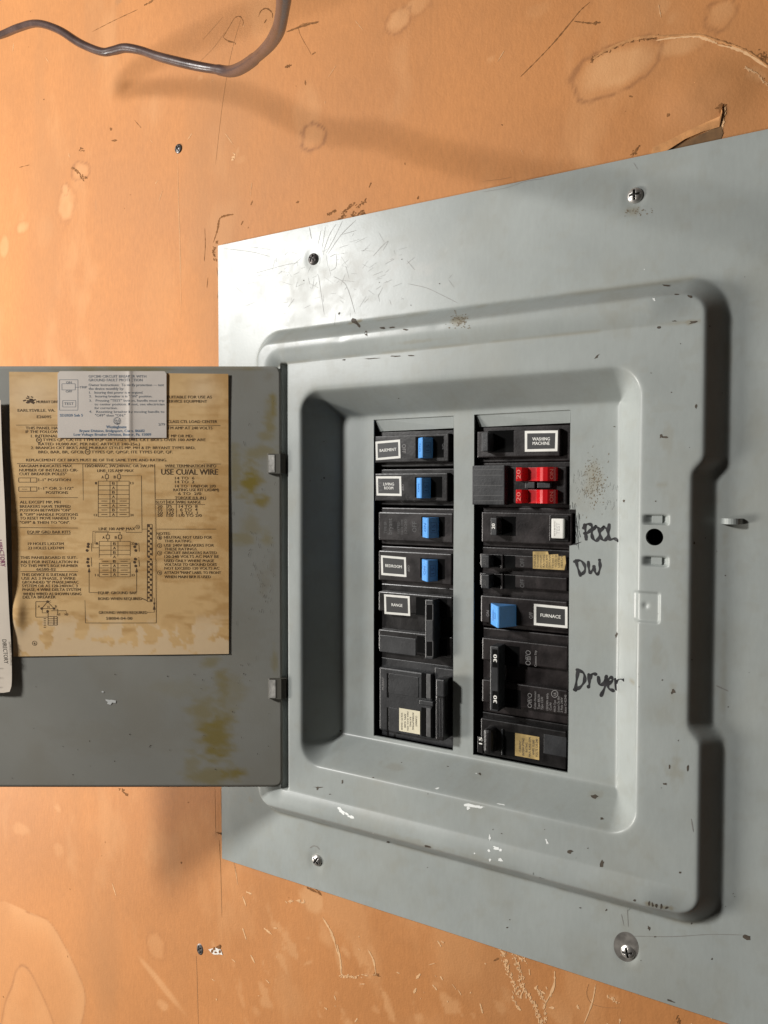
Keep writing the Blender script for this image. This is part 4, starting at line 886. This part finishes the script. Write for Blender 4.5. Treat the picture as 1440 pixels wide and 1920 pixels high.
# ------------------------------------------------------------------ sticker across the card's top
st_q = (108, 696, 312, 821); SW = CW + 0.75
pts = []
for u, v in rr_outline(0, 1, 0, 1, 0.035, 4): pass
su0, su1 = st_q[0], st_q[2]; NS = 60
top_, bot_ = [], []
for k in range(NS + 1):
    px = su0 + (su1 - su0) * k / NS; c = 5.0 if False else 0
    e = min(px - su0, su1 - px); cr = max(0, 5 - e); ins = 5 - math.sqrt(max(0, 25 - cr * cr)) if cr > 0 else 0
    wv = 0.45 * math.exp(-((px - 243) / 3.0) ** 2) + 0.25 * math.exp(-((px - 240) / 10.0) ** 2)
    top_.append(on_door(px, st_q[1] + ins, SW + wv)); bot_.append(on_door(px, st_q[3], SW + wv))
sv = top_ + bot_; sf = [(k, NS + 1 + k, NS + 2 + k, k + 1) for k in range(NS)]
stick = obj('sticker', sv, sf, M_STICK, smooth=True, origin=on_door(210, 820, 0.8))
tag(stick, 'pale creased instruction sticker with blue print overlapping the yellowed card', 'sticker')
SI = MB(); SB = MB(); W2 = SW + 0.05
def st(s_, x0, y, x1, h, b=0.04, mb=SI):
    # lettering follows the crease: split at it
    a, bb, c = on_door(x0, y, W2), on_door(x1, y, W2), on_door(x0, y - h, W2)
    n0 = len(mb.v); text(mb, s_, a, bb - a, c - a, bold=b)
    for k in range(n0, len(mb.v)):
        v = np.array(mb.v[k]); r_ = R.T @ (v - CAM); px = r_[0] / r_[2] * F + CX
        mb.v[k] = tuple(v + DN * (0.45 * math.exp(-((px - 243) / 3.0) ** 2) + 0.25 * math.exp(-((px - 240) / 10.0) ** 2)))
for s_, x0, y, x1, h in [('GFCB® CIRCUIT BREAKER WITH', 166, 708, 274, 5), ('GROUND FAULT PROTECTION', 166, 715, 267, 5), ('Owner Instructions:  To verify protection — test', 166, 724, 307, 4.8), ('the device monthly by:', 166, 731, 232, 4.8),
                         ('1.   Insuring that power is energized.', 167, 738, 268, 4.4), ('2.   Insuring breaker is in "ON" position.', 167, 745, 285, 4.4), ('3.   Pressing "TEST" button, handle must trip', 167, 753, 308, 4.4), ('to center position. If not, see electrician', 177, 760, 308, 4.4), ('for correction.', 177, 767, 220, 4.4),
                         ('4.   Resetting breaker by moving handle to', 167, 774, 308, 4.4), ('"OFF" then "ON."', 178, 781, 235, 4.6), ('2/79', 297, 798, 309, 4.6), ('ON', 124, 719, 134, 4.2), ('OFF', 123, 736, 135, 4.2), ('TEST', 120, 759, 138, 4.6), ('TRIP', 149, 728, 163, 4)]:
    st(s_, x0, y, x1, h)
for s_, x0, y, x1, h in [('Westinghouse', 199, 803, 237, 5.4), ('Bryant Division, Bridgeport, Conn. 06602', 149, 810, 271, 4.8), ('Low Voltage Breaker Division, Beaver, Pa. 15009', 138, 817, 283, 4.8), ('SD2020 Sub 5', 112, 781, 155, 4.8)]: st(s_, x0, y, x1, h, 0.1, SB)
for q in ((111.5, 712, 146, 769), (116, 719.5, 141, 731), (117.5, 751, 142, 763)): crect(*q, 0.28, SI, W2)
ccirc(219, 789, 6.5, 0.3, SI, W2 + 0.2); cline([(141, 726), (149, 726)], 0.28, SI, W2)
for p in ([(215, 786), (217, 791), (219, 787), (221, 791), (223, 786)], [(215.5, 793), (222.5, 793)]): cline(p, 0.5, SI, W2 + 0.3)
SI.build('printing', M_STICKINK, stick); SB.build('blue_printing', M_STICKBLUE, stick)
# ------------------------------------------------------------------ curling directory sheet by the door's free edge
dv_, df_ = [], []
edge = [np.array(p, float) for p in smooth_path([(1, 752), (4, 850), (9, 950), (13, 1060), (17, 1150), (21, 1215), (22, 1280), (18, 1299)], 4)]
NC = 16
for e in edge:
    for k in range(NC + 1):
        t = k / NC; px = e[0] - t * 190; wv = 2.6 * (1 - t) ** 2 + 1.3 + 0.7 * math.sin(e[1] / 70) * (1 - t)
        dv_.append(on_door(px, e[1] + (-2 if k == 0 else 0), wv))
n1 = NC + 1
df_ = [(i * n1 + k, i * n1 + k + 1, (i + 1) * n1 + k + 1, (i + 1) * n1 + k) for i in range(len(edge) - 1) for k in range(NC)]
sheet = obj('directory_sheet', dv_, df_, M_PAPER, smooth=True, origin=on_door(-80, 1298, 0.6))
tag(sheet, 'loose off-white directory sheet curling off the door beside the yellowed card', 'paper')
for (x0, y0, y1, h, mt, w) in ((-3, 1012, 1062, 9, M_MAG, 4.3), (4, 1199, 1244, 8, M_TINK, 4.9)):
    g = MB(); a, b, c = on_door(x0, y0, w), on_door(x0 + 4, y1, w), on_door(x0 + h, y0, w); text(g, 'DIRECTORY', a, b - a, c - a, bold=0.2); g.build('heading', mt, sheet)
for y in (1250, 1268, 1286, 930, 900):
    g = MB(); g.ribbon([on_door(-30, y, 3.3), on_door(-2, y, 4.3)], 0.35, n=DN, taper=False); g.build('ruled_line', M_TINK, sheet)

# ================================================================== BREAKERS
GRP = 'circuit breakers in the panel'
YF = 13.7                                        # face plane of the breakers
class Brk:
    def __init__(s, name, label, px0, px1, py0, py1, body, face_mat=None, pitch=1.0, face=True, yf=YF, inset=2.4):
        xm = (px0 + px1) / 2; s.yf = yf
        s.x0, s.x1 = on_y(px0, 1000, yf)[0], on_y(px1, 1000, yf)[0]
        s.z1, s.z0 = on_y(xm, py0, yf)[2], on_y(xm, py1, yf)[2]
        s.o = thing(name, label, 'circuit breaker', ((s.x0 + s.x1) / 2, 60, s.z0), GRP)
        s.body = body
        oa, ob = OPEN[0] if xm < 870 else OPEN[1]
        if px1 > 1070: ob = NX1
        s.x1 = min(s.x1, ob - 0.4); s.lim = ob - 0.3
        b = MB(); b.box(max(s.x0 - 0.3, oa + 0.4), ob - 0.35, yf + 4.2, 60, s.z0 - 2.5, s.z1 + 2.5, 0.7)
        b.build('body', body, s.o)
        if face:
            f = MB(); f.box(s.x0, s.x1, yf, yf + 7, s.z0, s.z1, 0.75, tz=0.5, tx=0.4); s.face = f.build('face', face_mat or body, s.o)
    def pz(s, px, py, y=None): return on_y(px, py, s.yf if y is None else y)
    def box(s, name, mt, a, b, y0, y1, bev=0.4, parent=None, ty=None, tz=0.0, tx=0.0):
        """pixel corners a (left, top), b (right, bottom), read on plane ty"""
        ty = s.yf if ty is None else ty
        p, q = on_y(*a, ty), on_y(*b, ty); m_ = MB(); m_.box(p[0], min(q[0], s.lim), y0, y1, q[2], p[2], bev, tz=tz, tx=tx); return m_.build(name, mt, parent or s.o)
    def slot(s, a, b): return s.box('handle_slot', M_GAP, a, b, s.yf - 0.06, s.yf + 0.5, 0.0)
    def toggle(s, mt, a, b, split, h=8.0, w_left=None, name='handle'):
        """ridge-shaped toggle seen between pixel columns a[0] and b[0], its ridge at column split"""
        yb = s.yf; yt = yb - h
        xl = on_y(a[0], a[1], yb)[0]; xr = on_y(b[0], b[1], yb + 0.0)[0]; xt = on_y(split, a[1], yt)[0]
        z1, z0 = on_y(a[0], a[1], yb - h / 2)[2], on_y(a[0], b[1], yb - h / 2)[2]
        m_ = MB(); m_.prism([(xl, yb + 2), (xl + 0.3, yb - 1.2), (xt - 0.5, yt), (xt + 0.7, yt + 0.15), (xr, yb - 0.6), (xr, yb + 2)], z0, z1, 0.4)
        s.h = (xl, xt, xr, yb, yt, z0, z1); return m_.build(name, mt, s.o)
    def txt(s, name, string, x0, y, x1, h, mt, yy, bold=0.0, parent=None, rot=0):
        m_ = MB()
        for st_ in (string if isinstance(string, list) else [(string, x0, y, x1, h)]):
            q, X0, Y, X1, Hh = st_
            if rot == 0: a, b, c = on_y(X0, Y, yy), on_y(X1, Y, yy), on_y(X0, Y - Hh, yy)
            elif rot == 1: a, b, c = on_y(X1, Y, yy), on_y(X1, Y - Hh, yy), on_y(X0, Y, yy)          # reads upward
            else: a, b, c = on_y(X0, Y - Hh, yy), on_y(X0, Y, yy), on_y(X1, Y - Hh, yy)               # reads downward
            ux, uy = b - a, c - a
            ux = np.array([ux[0] if rot == 0 else 0, 0, 0 if rot == 0 else ux[2]]); uy = np.array([0 if rot == 0 else uy[0], 0, uy[2] if rot == 0 else 0])
            text(m_, q, a, ux, uy, bold)
        return m_.build(name, mt, parent or s.o)
    def sticker(s, corners, rows, tilt=0.0):
        y = s.yf - 0.16; p = [on_y(*c, y) for c in corners]           # tl tr br bl
        def sheet(pp, d, th, name, mt, par):
            f_ = [np.array(q) + [0, -d, 0] for q in pp]; b_ = [np.array(q) + [0, th - d, 0] for q in pp]
            m_ = MB(); m_.add(f_ + b_, [(0, 3, 2, 1)] + [(i, (i + 1) % 4, 4 + (i + 1) % 4, 4 + i) for i in range(4)]); return m_.build(name, mt, par)
        lab = sheet(p, 0, 0.14, 'name_label', M_WHITE, s.o)
        c = sum(p) / 4; iw, ih = 0.80, 0.70
        ux, uz = (p[1] - p[0]) / np.linalg.norm(p[1] - p[0]), (p[0] - p[3]) / np.linalg.norm(p[0] - p[3]); bw = 1.55
        inn = [p[0] + ux * bw - uz * bw, p[1] - ux * bw - uz * bw, p[2] - ux * bw + uz * bw, p[3] + ux * bw + uz * bw]
        sheet(inn, 0.03, 0.02, 'label_field', M_LBLK, lab)
        W_ = np.linalg.norm(inn[1] - inn[0]); m_ = MB(); lh = 1.95
        for k, (row, frac) in enumerate(rows):
            zc = (len(rows) - 1) / 2 - k; w_ = W_ * frac
            a = c - ux * w_ / 2 + uz * (zc * 2.7 - lh / 2) + np.array([0, -0.05, 0]); text(m_, row, a, ux * w_, uz * lh, bold=0.08)
        m_.build('label_lettering', M_LTXT, lab)

def blue(B_, a, b, split, h=8.0, num='15'):
    hd = B_.toggle(M_BLUE, a, b, split, h)
    xl, xt, xr, yb, yt, z0, z1 = B_.h
    # moulded number and window frame on the sloping right face; ON on the left face
    def onf(t, v, lift=0.07, side=1):
        if side: A, Bq = np.array([xt + 0.7, yt + 0.15]), np.array([xr, yb - 0.6])
        else: A, Bq = np.array([xl + 0.3, yb - 1.2]), np.array([xt - 0.5, yt])
        d = (Bq - A); nrm = np.array([-d[1], d[0]]); nrm /= np.linalg.norm(nrm); nrm = nrm if nrm[1] < 0 else -nrm
        q = A + d * t + nrm * lift; return np.array([q[0], q[1], z0 + (z1 - z0) * v])
    m_ = MB()
    for (t0, v0, t1, v1) in ((0.2, 0.25, 0.78, 0.27), (0.2, 0.75, 0.78, 0.77), (0.2, 0.25, 0.24, 0.77), (0.75, 0.25, 0.79, 0.77)):
        m_.quad(onf(t0, v0), onf(t1, v0), onf(t1, v1), onf(t0, v1))
    a_, b_, c_ = onf(0.65, 0.35), onf(0.65, 0.65), onf(0.33, 0.35); text(m_, num, a_, b_ - a_, c_ - a_, 0.1)
    a_, b_, c_ = onf(0.8, 0.3, side=0), onf(0.8, 0.7, side=0), onf(0.35, 0.3, side=0); text(m_, 'ON', a_, b_ - a_, c_ - a_, 0.1)
    m_.build('moulded_marks', M_BLUE_D, hd)
    return hd

# ---- left column
B1 = Brk('circuit_breaker', 'black breaker with blue toggle and label reading BASEMENT', 702, 842, 814, 868, M_BLK)
B1.slot((779, 819), (832, 858)); blue(B1, (785, 821), (812, 859), 791)
B1.sticker([(704, 828), (750, 824), (751, 859), (705, 863)], [('BASEMENT', 0.80)]); B1.txt('moulded_text', 'OFF', 754, 850, 761, 17, M_GTXT, B1.yf - 0.05, rot=2); B1.txt('moulded_text', 'ON', 829, 842, 834, 10, M_DTXT, B1.yf - 0.12, rot=2)
B2 = Brk('circuit_breaker', 'black breaker with blue toggle and label reading LIVING ROOM', 702, 840, 886, 941, M_BLK)
B2.slot((778, 894), (829, 933)); blue(B2, (782, 896), (808, 934), 789)
B2.sticker([(705, 893), (752, 893), (753, 930), (706, 929)], [('LIVING', 0.50), ('ROOM', 0.42)]); B2.txt('moulded_text', 'OFF', 753, 920, 757, 12, M_GTXT, B2.yf - 0.05, rot=2)
m_ = MB()
for k in range(9): px, py = 703 + rng.random() * 12, 900 + rng.random() * 26; m_.ribbon([on_y(px, py, B2.yf - 0.24), on_y(px + rng.uniform(2, 6), py + rng.uniform(-3, 3), B2.yf - 0.24)], 0.5)
for k in range(14): px, py = 745 + rng.random() * 40, 918 + rng.random() * 20; m_.ribbon([on_y(px, py, B2.yf - 0.1), on_y(px + rng.uniform(-2, 3), py + rng.uniform(2, 7), B2.yf - 0.1)], 0.2)
m_.build('white_smears', M_GTXT, B2.o, kind='stuff')
B3 = Brk('circuit_breaker', 'black breaker with blue toggle and no name label', 709, 850, 960, 1017, M_BLK2)
B3.slot((790, 968), (834, 1006)); blue(B3, (793, 970), (823, 1008), 802)
B3.txt('moulded_text', [('OFF', 773, 998, 781, 20), ('120/240', 758, 1000, 763, 26), ('HACR TYPE', 752, 1002, 756, 28), ('LISTED', 745, 1000, 749, 22), ('bryant', 727, 1002, 735, 30), ('TYPE BR', 720, 1000, 725, 22)], 0, 0, 0, 0, M_DTXT, B3.yf - 0.05, rot=1)
B4 = Brk('circuit_breaker', 'black breaker with blue toggle and label reading BEDROOM', 709, 848, 1034, 1094, M_BLK2)
B4.slot((788, 1046), (834, 1086)); blue(B4, (792, 1049), (821, 1089), 801)
B4.sticker([(714, 1041), (761, 1045), (762, 1082), (715, 1078)], [('BEDROOM', 0.78)]); B4.txt('moulded_text', 'OFF', 764, 1072, 768, 12, M_GTXT, B4.yf - 0.05, rot=2)
m_ = MB()
for k in range(8): py = 1050 + k * 3.6; m_.ribbon([on_y(711, py, B4.yf - 0.1), on_y(713, py + 1.8, B4.yf - 0.1)], 0.4)
m_.build('white_smears', M_GTXT, B4.o, kind='stuff')
B5 = Brk('two_pole_breaker', 'black double breaker with joined black handle and label reading RANGE', 709, 851, 1107, 1238, M_BLK, face=False)
for (y0, y1) in ((1107, 1160), (1178, 1238)): B5.box('face', M_BLK, (709, y0), (849, y1), B5.yf, B5.yf + 7, 0.75, tz=0.5, tx=0.4)
B5.slot((780, 1119), (838, 1158)); B5.slot((782, 1192), (838, 1230))
B5.sticker([(720, 1114), (768, 1118), (769, 1155), (721, 1151)], [('RANGE', 0.50)])
B5.box('moulded_panel', M_BLK3, (712, 1190), (780, 1230), B5.yf - 0.35, B5.yf + 0.4, 0.3)
hd = B5.box('handle', M_BLK3, (797, 1124), (812, 1237), B5.yf - 9.5, B5.yf + 2, 0.6, ty=B5.yf - 9.5)
for (y0, y1) in ((1133, 1163), (1202, 1231)):
    B5.box('handle_window', M_GAP, (800, y0), (810, y1), B5.yf - 9.62, B5.yf - 9.3, 0.0, parent=hd, ty=B5.yf - 9.6)
    q = MB(); pp = [on_y(799, y0, B5.yf - 9.7), on_y(811.5, y0, B5.yf - 9.7), on_y(811.5, y1, B5.yf - 9.7), on_y(799, y1, B5.yf - 9.7)]
    for k in range(4): q.ribbon([pp[k], pp[(k + 1) % 4]], 0.45, taper=False)
    q.build('window_frame', M_DTXT, hd)
B6 = Brk('two_pole_breaker', 'worn black double breaker with ribbed handle and cream rating label', 709, 853, 1250, 1388, M_BLK3, face=False)
B6.box('face', M_BLK3, (709, 1249), (812, 1388), B6.yf, B6.yf + 7, 1.1, tz=0.4, tx=0.9)
M_BAR = mat('worn_grey_bar', (0.085, 0.085, 0.085), 0.5, var=0.3, vscale=200)
for (y0, y1) in ((1262, 1308), (1326, 1380)):
    B6.box('moulded_panel', M_BLK3, (729, y0), (785, y1), B6.yf - 0.28, B6.yf + 0.3, 0.2)
    B6.box('pressed_edge', M_GAP, (725, y0), (729, y1), B6.yf - 0.05, B6.yf + 0.3, 0)
    B6.box('handle_slot', M_GAP, (790, y0), (800, y1 + 2), B6.yf - 0.06, B6.yf + 0.4, 0)
    B6.box('grey_bar', M_BAR, (800, y0 + 1), (808, y1 + 2), B6.yf - 0.5, B6.yf + 4, 0.3)
B6.box('bridge', M_BLK3, (788, 1311), (814, 1324), B6.yf - 1.6, B6.yf + 5, 0.5)
B6.box('side_face', M_BLK3, (812, 1252), (851, 1388), B6.yf + 2.2, B6.yf + 8, 0.6)
hd = B6.box('handle', M_BLK, (817, 1274), (832, 1390), B6.yf - 9.5, B6.yf + 3, 0.9, ty=B6.yf - 9.5)
B6.box('handle_cap', M_BLK3, (817, 1273), (833, 1308), B6.yf - 10.2, B6.yf - 4, 0.8, parent=hd, ty=B6.yf - 10.2)
for k in range(5): B6.box('handle_rib', M_BLK3, (818 + k * 2.9, 1309), (819.3 + k * 2.9, 1382), B6.yf - 9.95, B6.yf - 9.3, 0.1, parent=hd, ty=B6.yf - 9.9)
lab = B6.box('rating_label', M_CREAM, (749, 1327), (788, 1377), B6.yf - 0.42, B6.yf - 0.29, 0)
B6.txt('lettering', [('CURRENT', 779, 1362, 782, 20), ('INTERRUPTING', 773, 1368, 776, 32), ('RATING', 768, 1362, 771, 18), ('MAX. R.M.S. SYM.', 763, 1370, 766, 36), ('AMPS 10,000', 758, 1364, 761, 26), ('VOLTS 120/240', 752, 1368, 755, 32)], 0, 0, 0, 0, M_TINK, B6.yf - 0.46, bold=0.1, parent=lab, rot=2)
B6.txt('lettering', 'MURRAY', 716, 1294, 720, 24, M_GTXT, B6.yf - 0.05, rot=1)

# ---- right column
C1 = Brk('circuit_breaker', 'black breaker with black toggle and label reading WASHING MACHINE', 893, 1050, 805, 858, M_BLK2)
C1.slot((915, 808), (963, 848)); hd = C1.box('handle', M_BLK3, (903, 811), (915, 846), C1.yf - 9, C1.yf + 2, 0.5, ty=C1.yf - 9)
C1.txt('moulded_number', '20', 906, 838, 912, 14, M_DTXT, C1.yf - 9.06, parent=hd, rot=1)
C1.sticker([(984, 808), (1046, 807), (1045, 846), (984, 847)], [('WASHING', 0.62), ('MACHINE', 0.60)])
C2 = Brk('tandem_breaker', 'black double breaker with two glossy red toggles marked 20 and ON', 888, 1063, 874, 946, M_BLK2, yf=14.0)
q = C2.box('raised_block', M_BLK3, (885, 873), (946, 947), 9.0, 18, 0.6, ty=9.0)
m_ = MB()
for py in (880, 891, 910, 929, 939): m_.ribbon([on_y(888, py, 8.93), on_y(943, py, 8.93)], 0.35, taper=False)
m_.build('moulded_lines', M_DTXT, q)
for k, (y0, y1) in enumerate(((876, 902), (918, 944))):
    xa = on_y(967, 900, 7.0)[0]; xb = on_y(978, 900, 7.0)[0]; xc = on_y(990, 900, 12.0)[0]; xd = on_y(1007, 900, 11.0)[0]; xe = on_y(1011, 900, 6.0)[0]; xf = on_y(1041, 900, 9.0)[0]
    z1, z0 = on_y(1000, y0, 8)[2], on_y(1000, y1, 8)[2]
    prof = [(xa, 18), (xa, 7.4), (xa + 0.6, 6.9), (xb, 7.2), (xc, 12.2), (xd - 0.5, 11.6), (xe, 7.2), (xe + 2.2, 6.4), (xe + 5.0, 6.8), (xf - 1.0, 9.0), (xf, 10.2), (xf, 18)]
    m_ = MB(); m_.prism(prof, z0, z1, 0.3); hd = m_.build('handle', M_RED, C2.o)
    C2.txt('moulded_number', '20', 968.5, y1 - 4, 976, 17, M_RED_T, 6.82, parent=hd, rot=1, bold=0.12)
    m2 = MB(); A = np.array([xe + 5.0, 6.8]); Bq = np.array([xf - 1.0, 9.0]); d_ = Bq - A; n2 = np.array([d_[1], -d_[0]]) / np.linalg.norm(d_); n2 = n2 if n2[1] < 0 else -n2
    f0 = np.array([*(A + d_ * 0.35 + n2 * 0.1), 0]); f1 = np.array([*(A + d_ * 0.95 + n2 * 0.1), 0])
    P0 = np.array([f1[0], f1[1], z0 + (z1 - z0) * 0.12]); text(m2, 'ON', P0, np.array([0, 0, (z1 - z0) * 0.72]), np.array([f0[0] - f1[0], f0[1] - f1[1], 0]), bold=0.15); m2.build('moulded_word', M_RED_T, hd)
for (a, b) in (((985, 904), (1003, 916)), ((1008, 905), (1032, 915))): C2.box('inner_web', M_BLK3, a, b, 10.5, 15, 0.4, ty=11)
C3 = Brk('ground_fault_breaker', 'wide black breaker with white test button beside the handwritten word POOL', 902, 1074, 960, 1021, M_BLK2, yf=12.6)
C3.slot((930, 968), (967, 1005)); hd = C3.box('handle', M_BLK3, (920, 971), (931, 1004), C3.yf - 8.5, C3.yf + 2, 0.4, ty=C3.yf - 8.5)
C3.txt('number', '20', 922, 992, 928, 10, M_LTXT, C3.yf - 8.56, parent=hd, rot=1, bold=0.2)
C3.box('button_surround', M_BLK, (1031, 966), (1067, 1016), C3.yf - 1.0, C3.yf + 1, 0.5)
hd = C3.box('test_button', M_WHITE, (1034, 972), (1057, 1010), C3.yf - 3.4, C3.yf + 1, 0.7, ty=C3.yf - 3)
C3.txt('lettering', [('TEST', 1043, 1002, 1049, 22)], 0, 0, 0, 0, mat('embossed_grey', (0.5, 0.5, 0.48), 0.6), C3.yf - 3.46, parent=hd, rot=1); C3.txt('lettering', [('PUSH TO TEST MONTHLY', 1039, 1005, 1041, 28)], 0, 0, 0, 0, M_TINK, C3.yf - 3.46, parent=hd, rot=1)
C4 = Brk('tandem_breaker', 'black tandem breaker with torn gold label beside the handwritten letters DW', 899, 1064, 1037, 1110, M_BLK2, face=False)
for k, (y0, y1) in enumerate(((1037, 1071), (1073, 1110))):
    C4.box('face', M_BLK2, (899, y0), (1064, y1), C4.yf, C4.yf + 7, 0.6, tz=0.3, tx=0.4)
    C4.slot((918, y0 + 3), (966, y1 - 5)); C4.box('slot_bar', M_BLK2, (940, y0 + 3), (944, y1 - 5), C4.yf - 1, C4.yf + 1, 0.3)
    hd = C4.box('handle', M_BLK3, (902, y0 + 4), (917, y1 - 6), C4.yf - 7.5, C4.yf + 2, 0.5, ty=C4.yf - 7.5)
    C4.txt('moulded_number', '20', 905, y1 - 11, 911, 12, M_DTXT, C4.yf - 7.56, parent=hd, rot=1); C4.txt('moulded_text', 'OFF', 975, y1 - 8, 983, 16, M_DTXT, C4.yf - 0.05, rot=1)
pp = [(999, 1034), (1027, 1034), (1029, 1040), (1046, 1039), (1048, 1043), (1060, 1042), (1061, 1056), (1058, 1069), (1040, 1068), (1020, 1067), (999, 1066)]
m_ = MB(); a_ = [on_y(*q, C4.yf - 0.15) for q in pp]; b_ = [q + [0, 0.14, 0] for q in a_]; n_ = len(pp)
m_.add(a_ + b_, [tuple(range(n_))[::-1]] + [(i, (i + 1) % n_, n_ + (i + 1) % n_, n_ + i) for i in range(n_)]); lab = m_.build('rating_label', M_GOLD, C4.o)
C4.txt('lettering', [(t_, 1001 + 5.6 * k, 1064, 1004.4 + 5.6 * k, 24) for k, t_ in enumerate(['UND LAB', 'CURRENT', 'INTERRUPT', 'RATING', 'MAX RMS', 'SYM AMPS', '10,000 V', 'VOLTS 120', 'LISTED', 'ISSUE'])], 0, 0, 0, 0, M_TINK, C4.yf - 0.2, parent=lab, rot=1)
C5 = Brk('circuit_breaker', 'black breaker with blue toggle and label reading FURNACE', 901, 1066, 1121, 1176, M_BLK2)
C5.slot((917, 1132), (969, 1172)); hd = C5.toggle(M_BLUE, (921, 1133), (968, 1173), 934, 12.0)
xl, xt, xr, yb, yt, z0, z1 = C5.h
m_ = MB(); f = lambda t, v: np.array([xl + 0.3 + (xt - 0.8 - xl) * t, yb - 1.2 + (yt - yb + 1.2) * t - 0.1, z0 + (z1 - z0) * v]) + np.array([-0.06, -0.06, 0])
m_.quad(f(0.30, 0.22), f(0.38, 0.22), f(0.38, 0.75), f(0.30, 0.75)); 
for (t0, v0, t1, v1) in ((0.5, 0.36, 0.53, 0.64), (0.72, 0.36, 0.75, 0.64), (0.5, 0.36, 0.75, 0.38), (0.5, 0.62, 0.75, 0.64)): m_.quad(f(t0, v0), f(t1, v0), f(t1, v1), f(t0, v1))
m_.build('moulded_marks', M_BLUE_D, hd)
C5.txt('moulded_text', 'ON', 912, 1156, 917, 11, M_GTXT, C5.yf - 0.05, rot=1); C5.txt('moulded_text', 'OFF', 992, 1160, 999, 12, M_GTXT, C5.yf - 0.05, rot=1)
C5.sticker([(1001, 1132), (1064, 1138), (1064, 1178), (1001, 1172)], [('FURNACE', 0.70)])
C6 = Brk('two_pole_breaker', 'black double breaker marked 30 beside the handwritten word Dryer', 903, 1066, 1194, 1342, M_BLK2, face=False)
for (y0, y1) in ((1194, 1258), (1272, 1342)): C6.box('face', M_BLK2, (903, y0), (1066, y1), C6.yf, C6.yf + 7, 0.7, tz=0.4, tx=0.4)
C6.slot((930, 1208), (974, 1250)); C6.slot((930, 1288), (976, 1330))
hd = C6.box('handle', M_BLK3, (919, 1211), (934, 1335), C6.yf - 10.5, C6.yf + 2, 0.6, ty=C6.yf - 10.5)
for (y0, y1, yt_) in ((1217, 1252, 1242), (1295, 1331, 1319)):
    C6.box('handle_window', M_GAP, (923, y0), (932.5, y1), C6.yf - 10.56, C6.yf - 10.3, 0, parent=hd, ty=C6.yf - 10.5); C6.txt('number', '30', 925, yt_, 931.5, 14, M_LTXT, C6.yf - 10.6, parent=hd, rot=1, bold=0.28)
C6.txt('moulded_text', [('Off/O', 985, 1248, 995, 28), ('Common Trip', 1002, 1250, 1006, 30)], 0, 0, 0, 0, M_GTXT, C6.yf - 0.05, rot=1, bold=0.06)
C6.txt('moulded_text', [('Off/O', 989, 1328, 997, 28), ('Cutler-Hammer', 1001, 1330, 1005, 34), ('Type BR230', 1008, 1330, 1012, 28), ('Type C230', 1014, 1331, 1018, 24), ('120/240V 60Hz', 1024, 1332, 1028, 32), ('Cu/Al', 1030, 1332, 1034, 14), ('HACR Type', 1038, 1335, 1042, 22), ('Listed Ckt Bkr', 1045, 1335, 1049, 30), ('2 Pole 240V', 1051, 1336, 1055, 28), ('Issue C-42345', 1058, 1337, 1062, 34)], 0, 0, 0, 0, M_GTXT, C6.yf - 0.05, rot=1)
m_ = MB(); m_.ribbon([on_y(1040 + 6 * math.cos(a), 1301 + 6.5 * math.sin(a), C6.yf - 0.06) for a in np.linspace(0, 2 * math.pi, 20)], 0.35, taper=False)
a_, b_, c_ = on_y(1043, 1304, C6.yf - 0.06), on_y(1043, 1298, C6.yf - 0.06), on_y(1038, 1304, C6.yf - 0.06); text(m_, 'UL', a_, b_ - a_, c_ - a_, 0.1); m_.build('listing_mark', M_GTXT, C6.o)
C7 = Brk('circuit_breaker', 'black breaker marked 15 with worn gold rating label', 902, 1066, 1358, 1430, M_BLK, yf=14.0)
C7.box('handle_slot', M_GAP, (944, 1370), (968, 1420), C7.yf - 0.06, C7.yf + 0.4, 0)
hd = C7.box('handle', M_BLK, (906, 1366), (922, 1416), C7.yf - 8.5, C7.yf + 2, 2.2, ty=C7.yf - 8); C7.box('handle_guard', M_BLK3, (941, 1366), (944, 1416), C7.yf - 1.0, C7.yf + 1, 0.4)
C7.txt('number', '15', 898, 1396, 904, 13, M_LTXT, C7.yf - 0.8, rot=1, bold=0.2); C7.box('number_pad', M_BLK, (896, 1380), (906, 1412), C7.yf - 0.7, C7.yf + 1, 0.3)
lab = C7.box('rating_label', M_GOLD, (966, 1374), (1011, 1425), C7.yf - 0.16, C7.yf + 0.02, 0)
C7.txt('lettering', [('CURRENT', 973, 1411, 977, 22), ('INTERRUPTING', 979, 1417, 983, 32), ('RATING', 985, 1411, 989, 18), ('MAX. R.M.S. SYM.', 991, 1420, 995, 38), ('AMPS 10,000', 998, 1416, 1002, 28), ('VOLTS 120-240', 1004, 1420, 1008, 34)], 0, 0, 0, 0, M_TINK, C7.yf - 0.2, parent=lab, rot=1, bold=0.1)
C7.box('moulded_panel', M_BLK3, (1020, 1376), (1062, 1420), C7.yf - 0.3, C7.yf + 0.3, 0.2)

# ================================================================== CABLE
wp = [(-96, -330, -190), (-100, -200, -165), (-102, -80, -135), (-94, 8, -112), (-72, 56, -98), (-40, 74, -90), (0, 66, -90), (35, 52, -98), (70, 44, -106), (110, 56, -110), (150, 81, -113), (190, 97, -115), (212, 95, -116), (235, 90, -118), (265, 95, -119), (300, 107, -121), (360, 122, -123), (405, 130, -124), (432, 134, -127),
      (455, 126, -138), (480, 108, -158), (505, 84, -184), (521, 58, -208), (528, 30, -226), (532, 0, -240), (534, -40, -256), (536, -110, -280), (530, -230, -310)]
pts = smooth_path([on_y(px, py, y) for px, py, y in wp], 6)
g = MB(); g.tube(pts, [2.5 + 0.12 * math.sin(i * 0.35) + (0.35 if 102 < i < 120 else 0) for i in range(len(pts))], 16)
cab = g.build('hanging_cable', M_WIRE, smooth=True, origin=pts[len(pts) // 2])
tag(cab, 'brown kinked cable hanging in front of the tan board above the panel', 'cable')
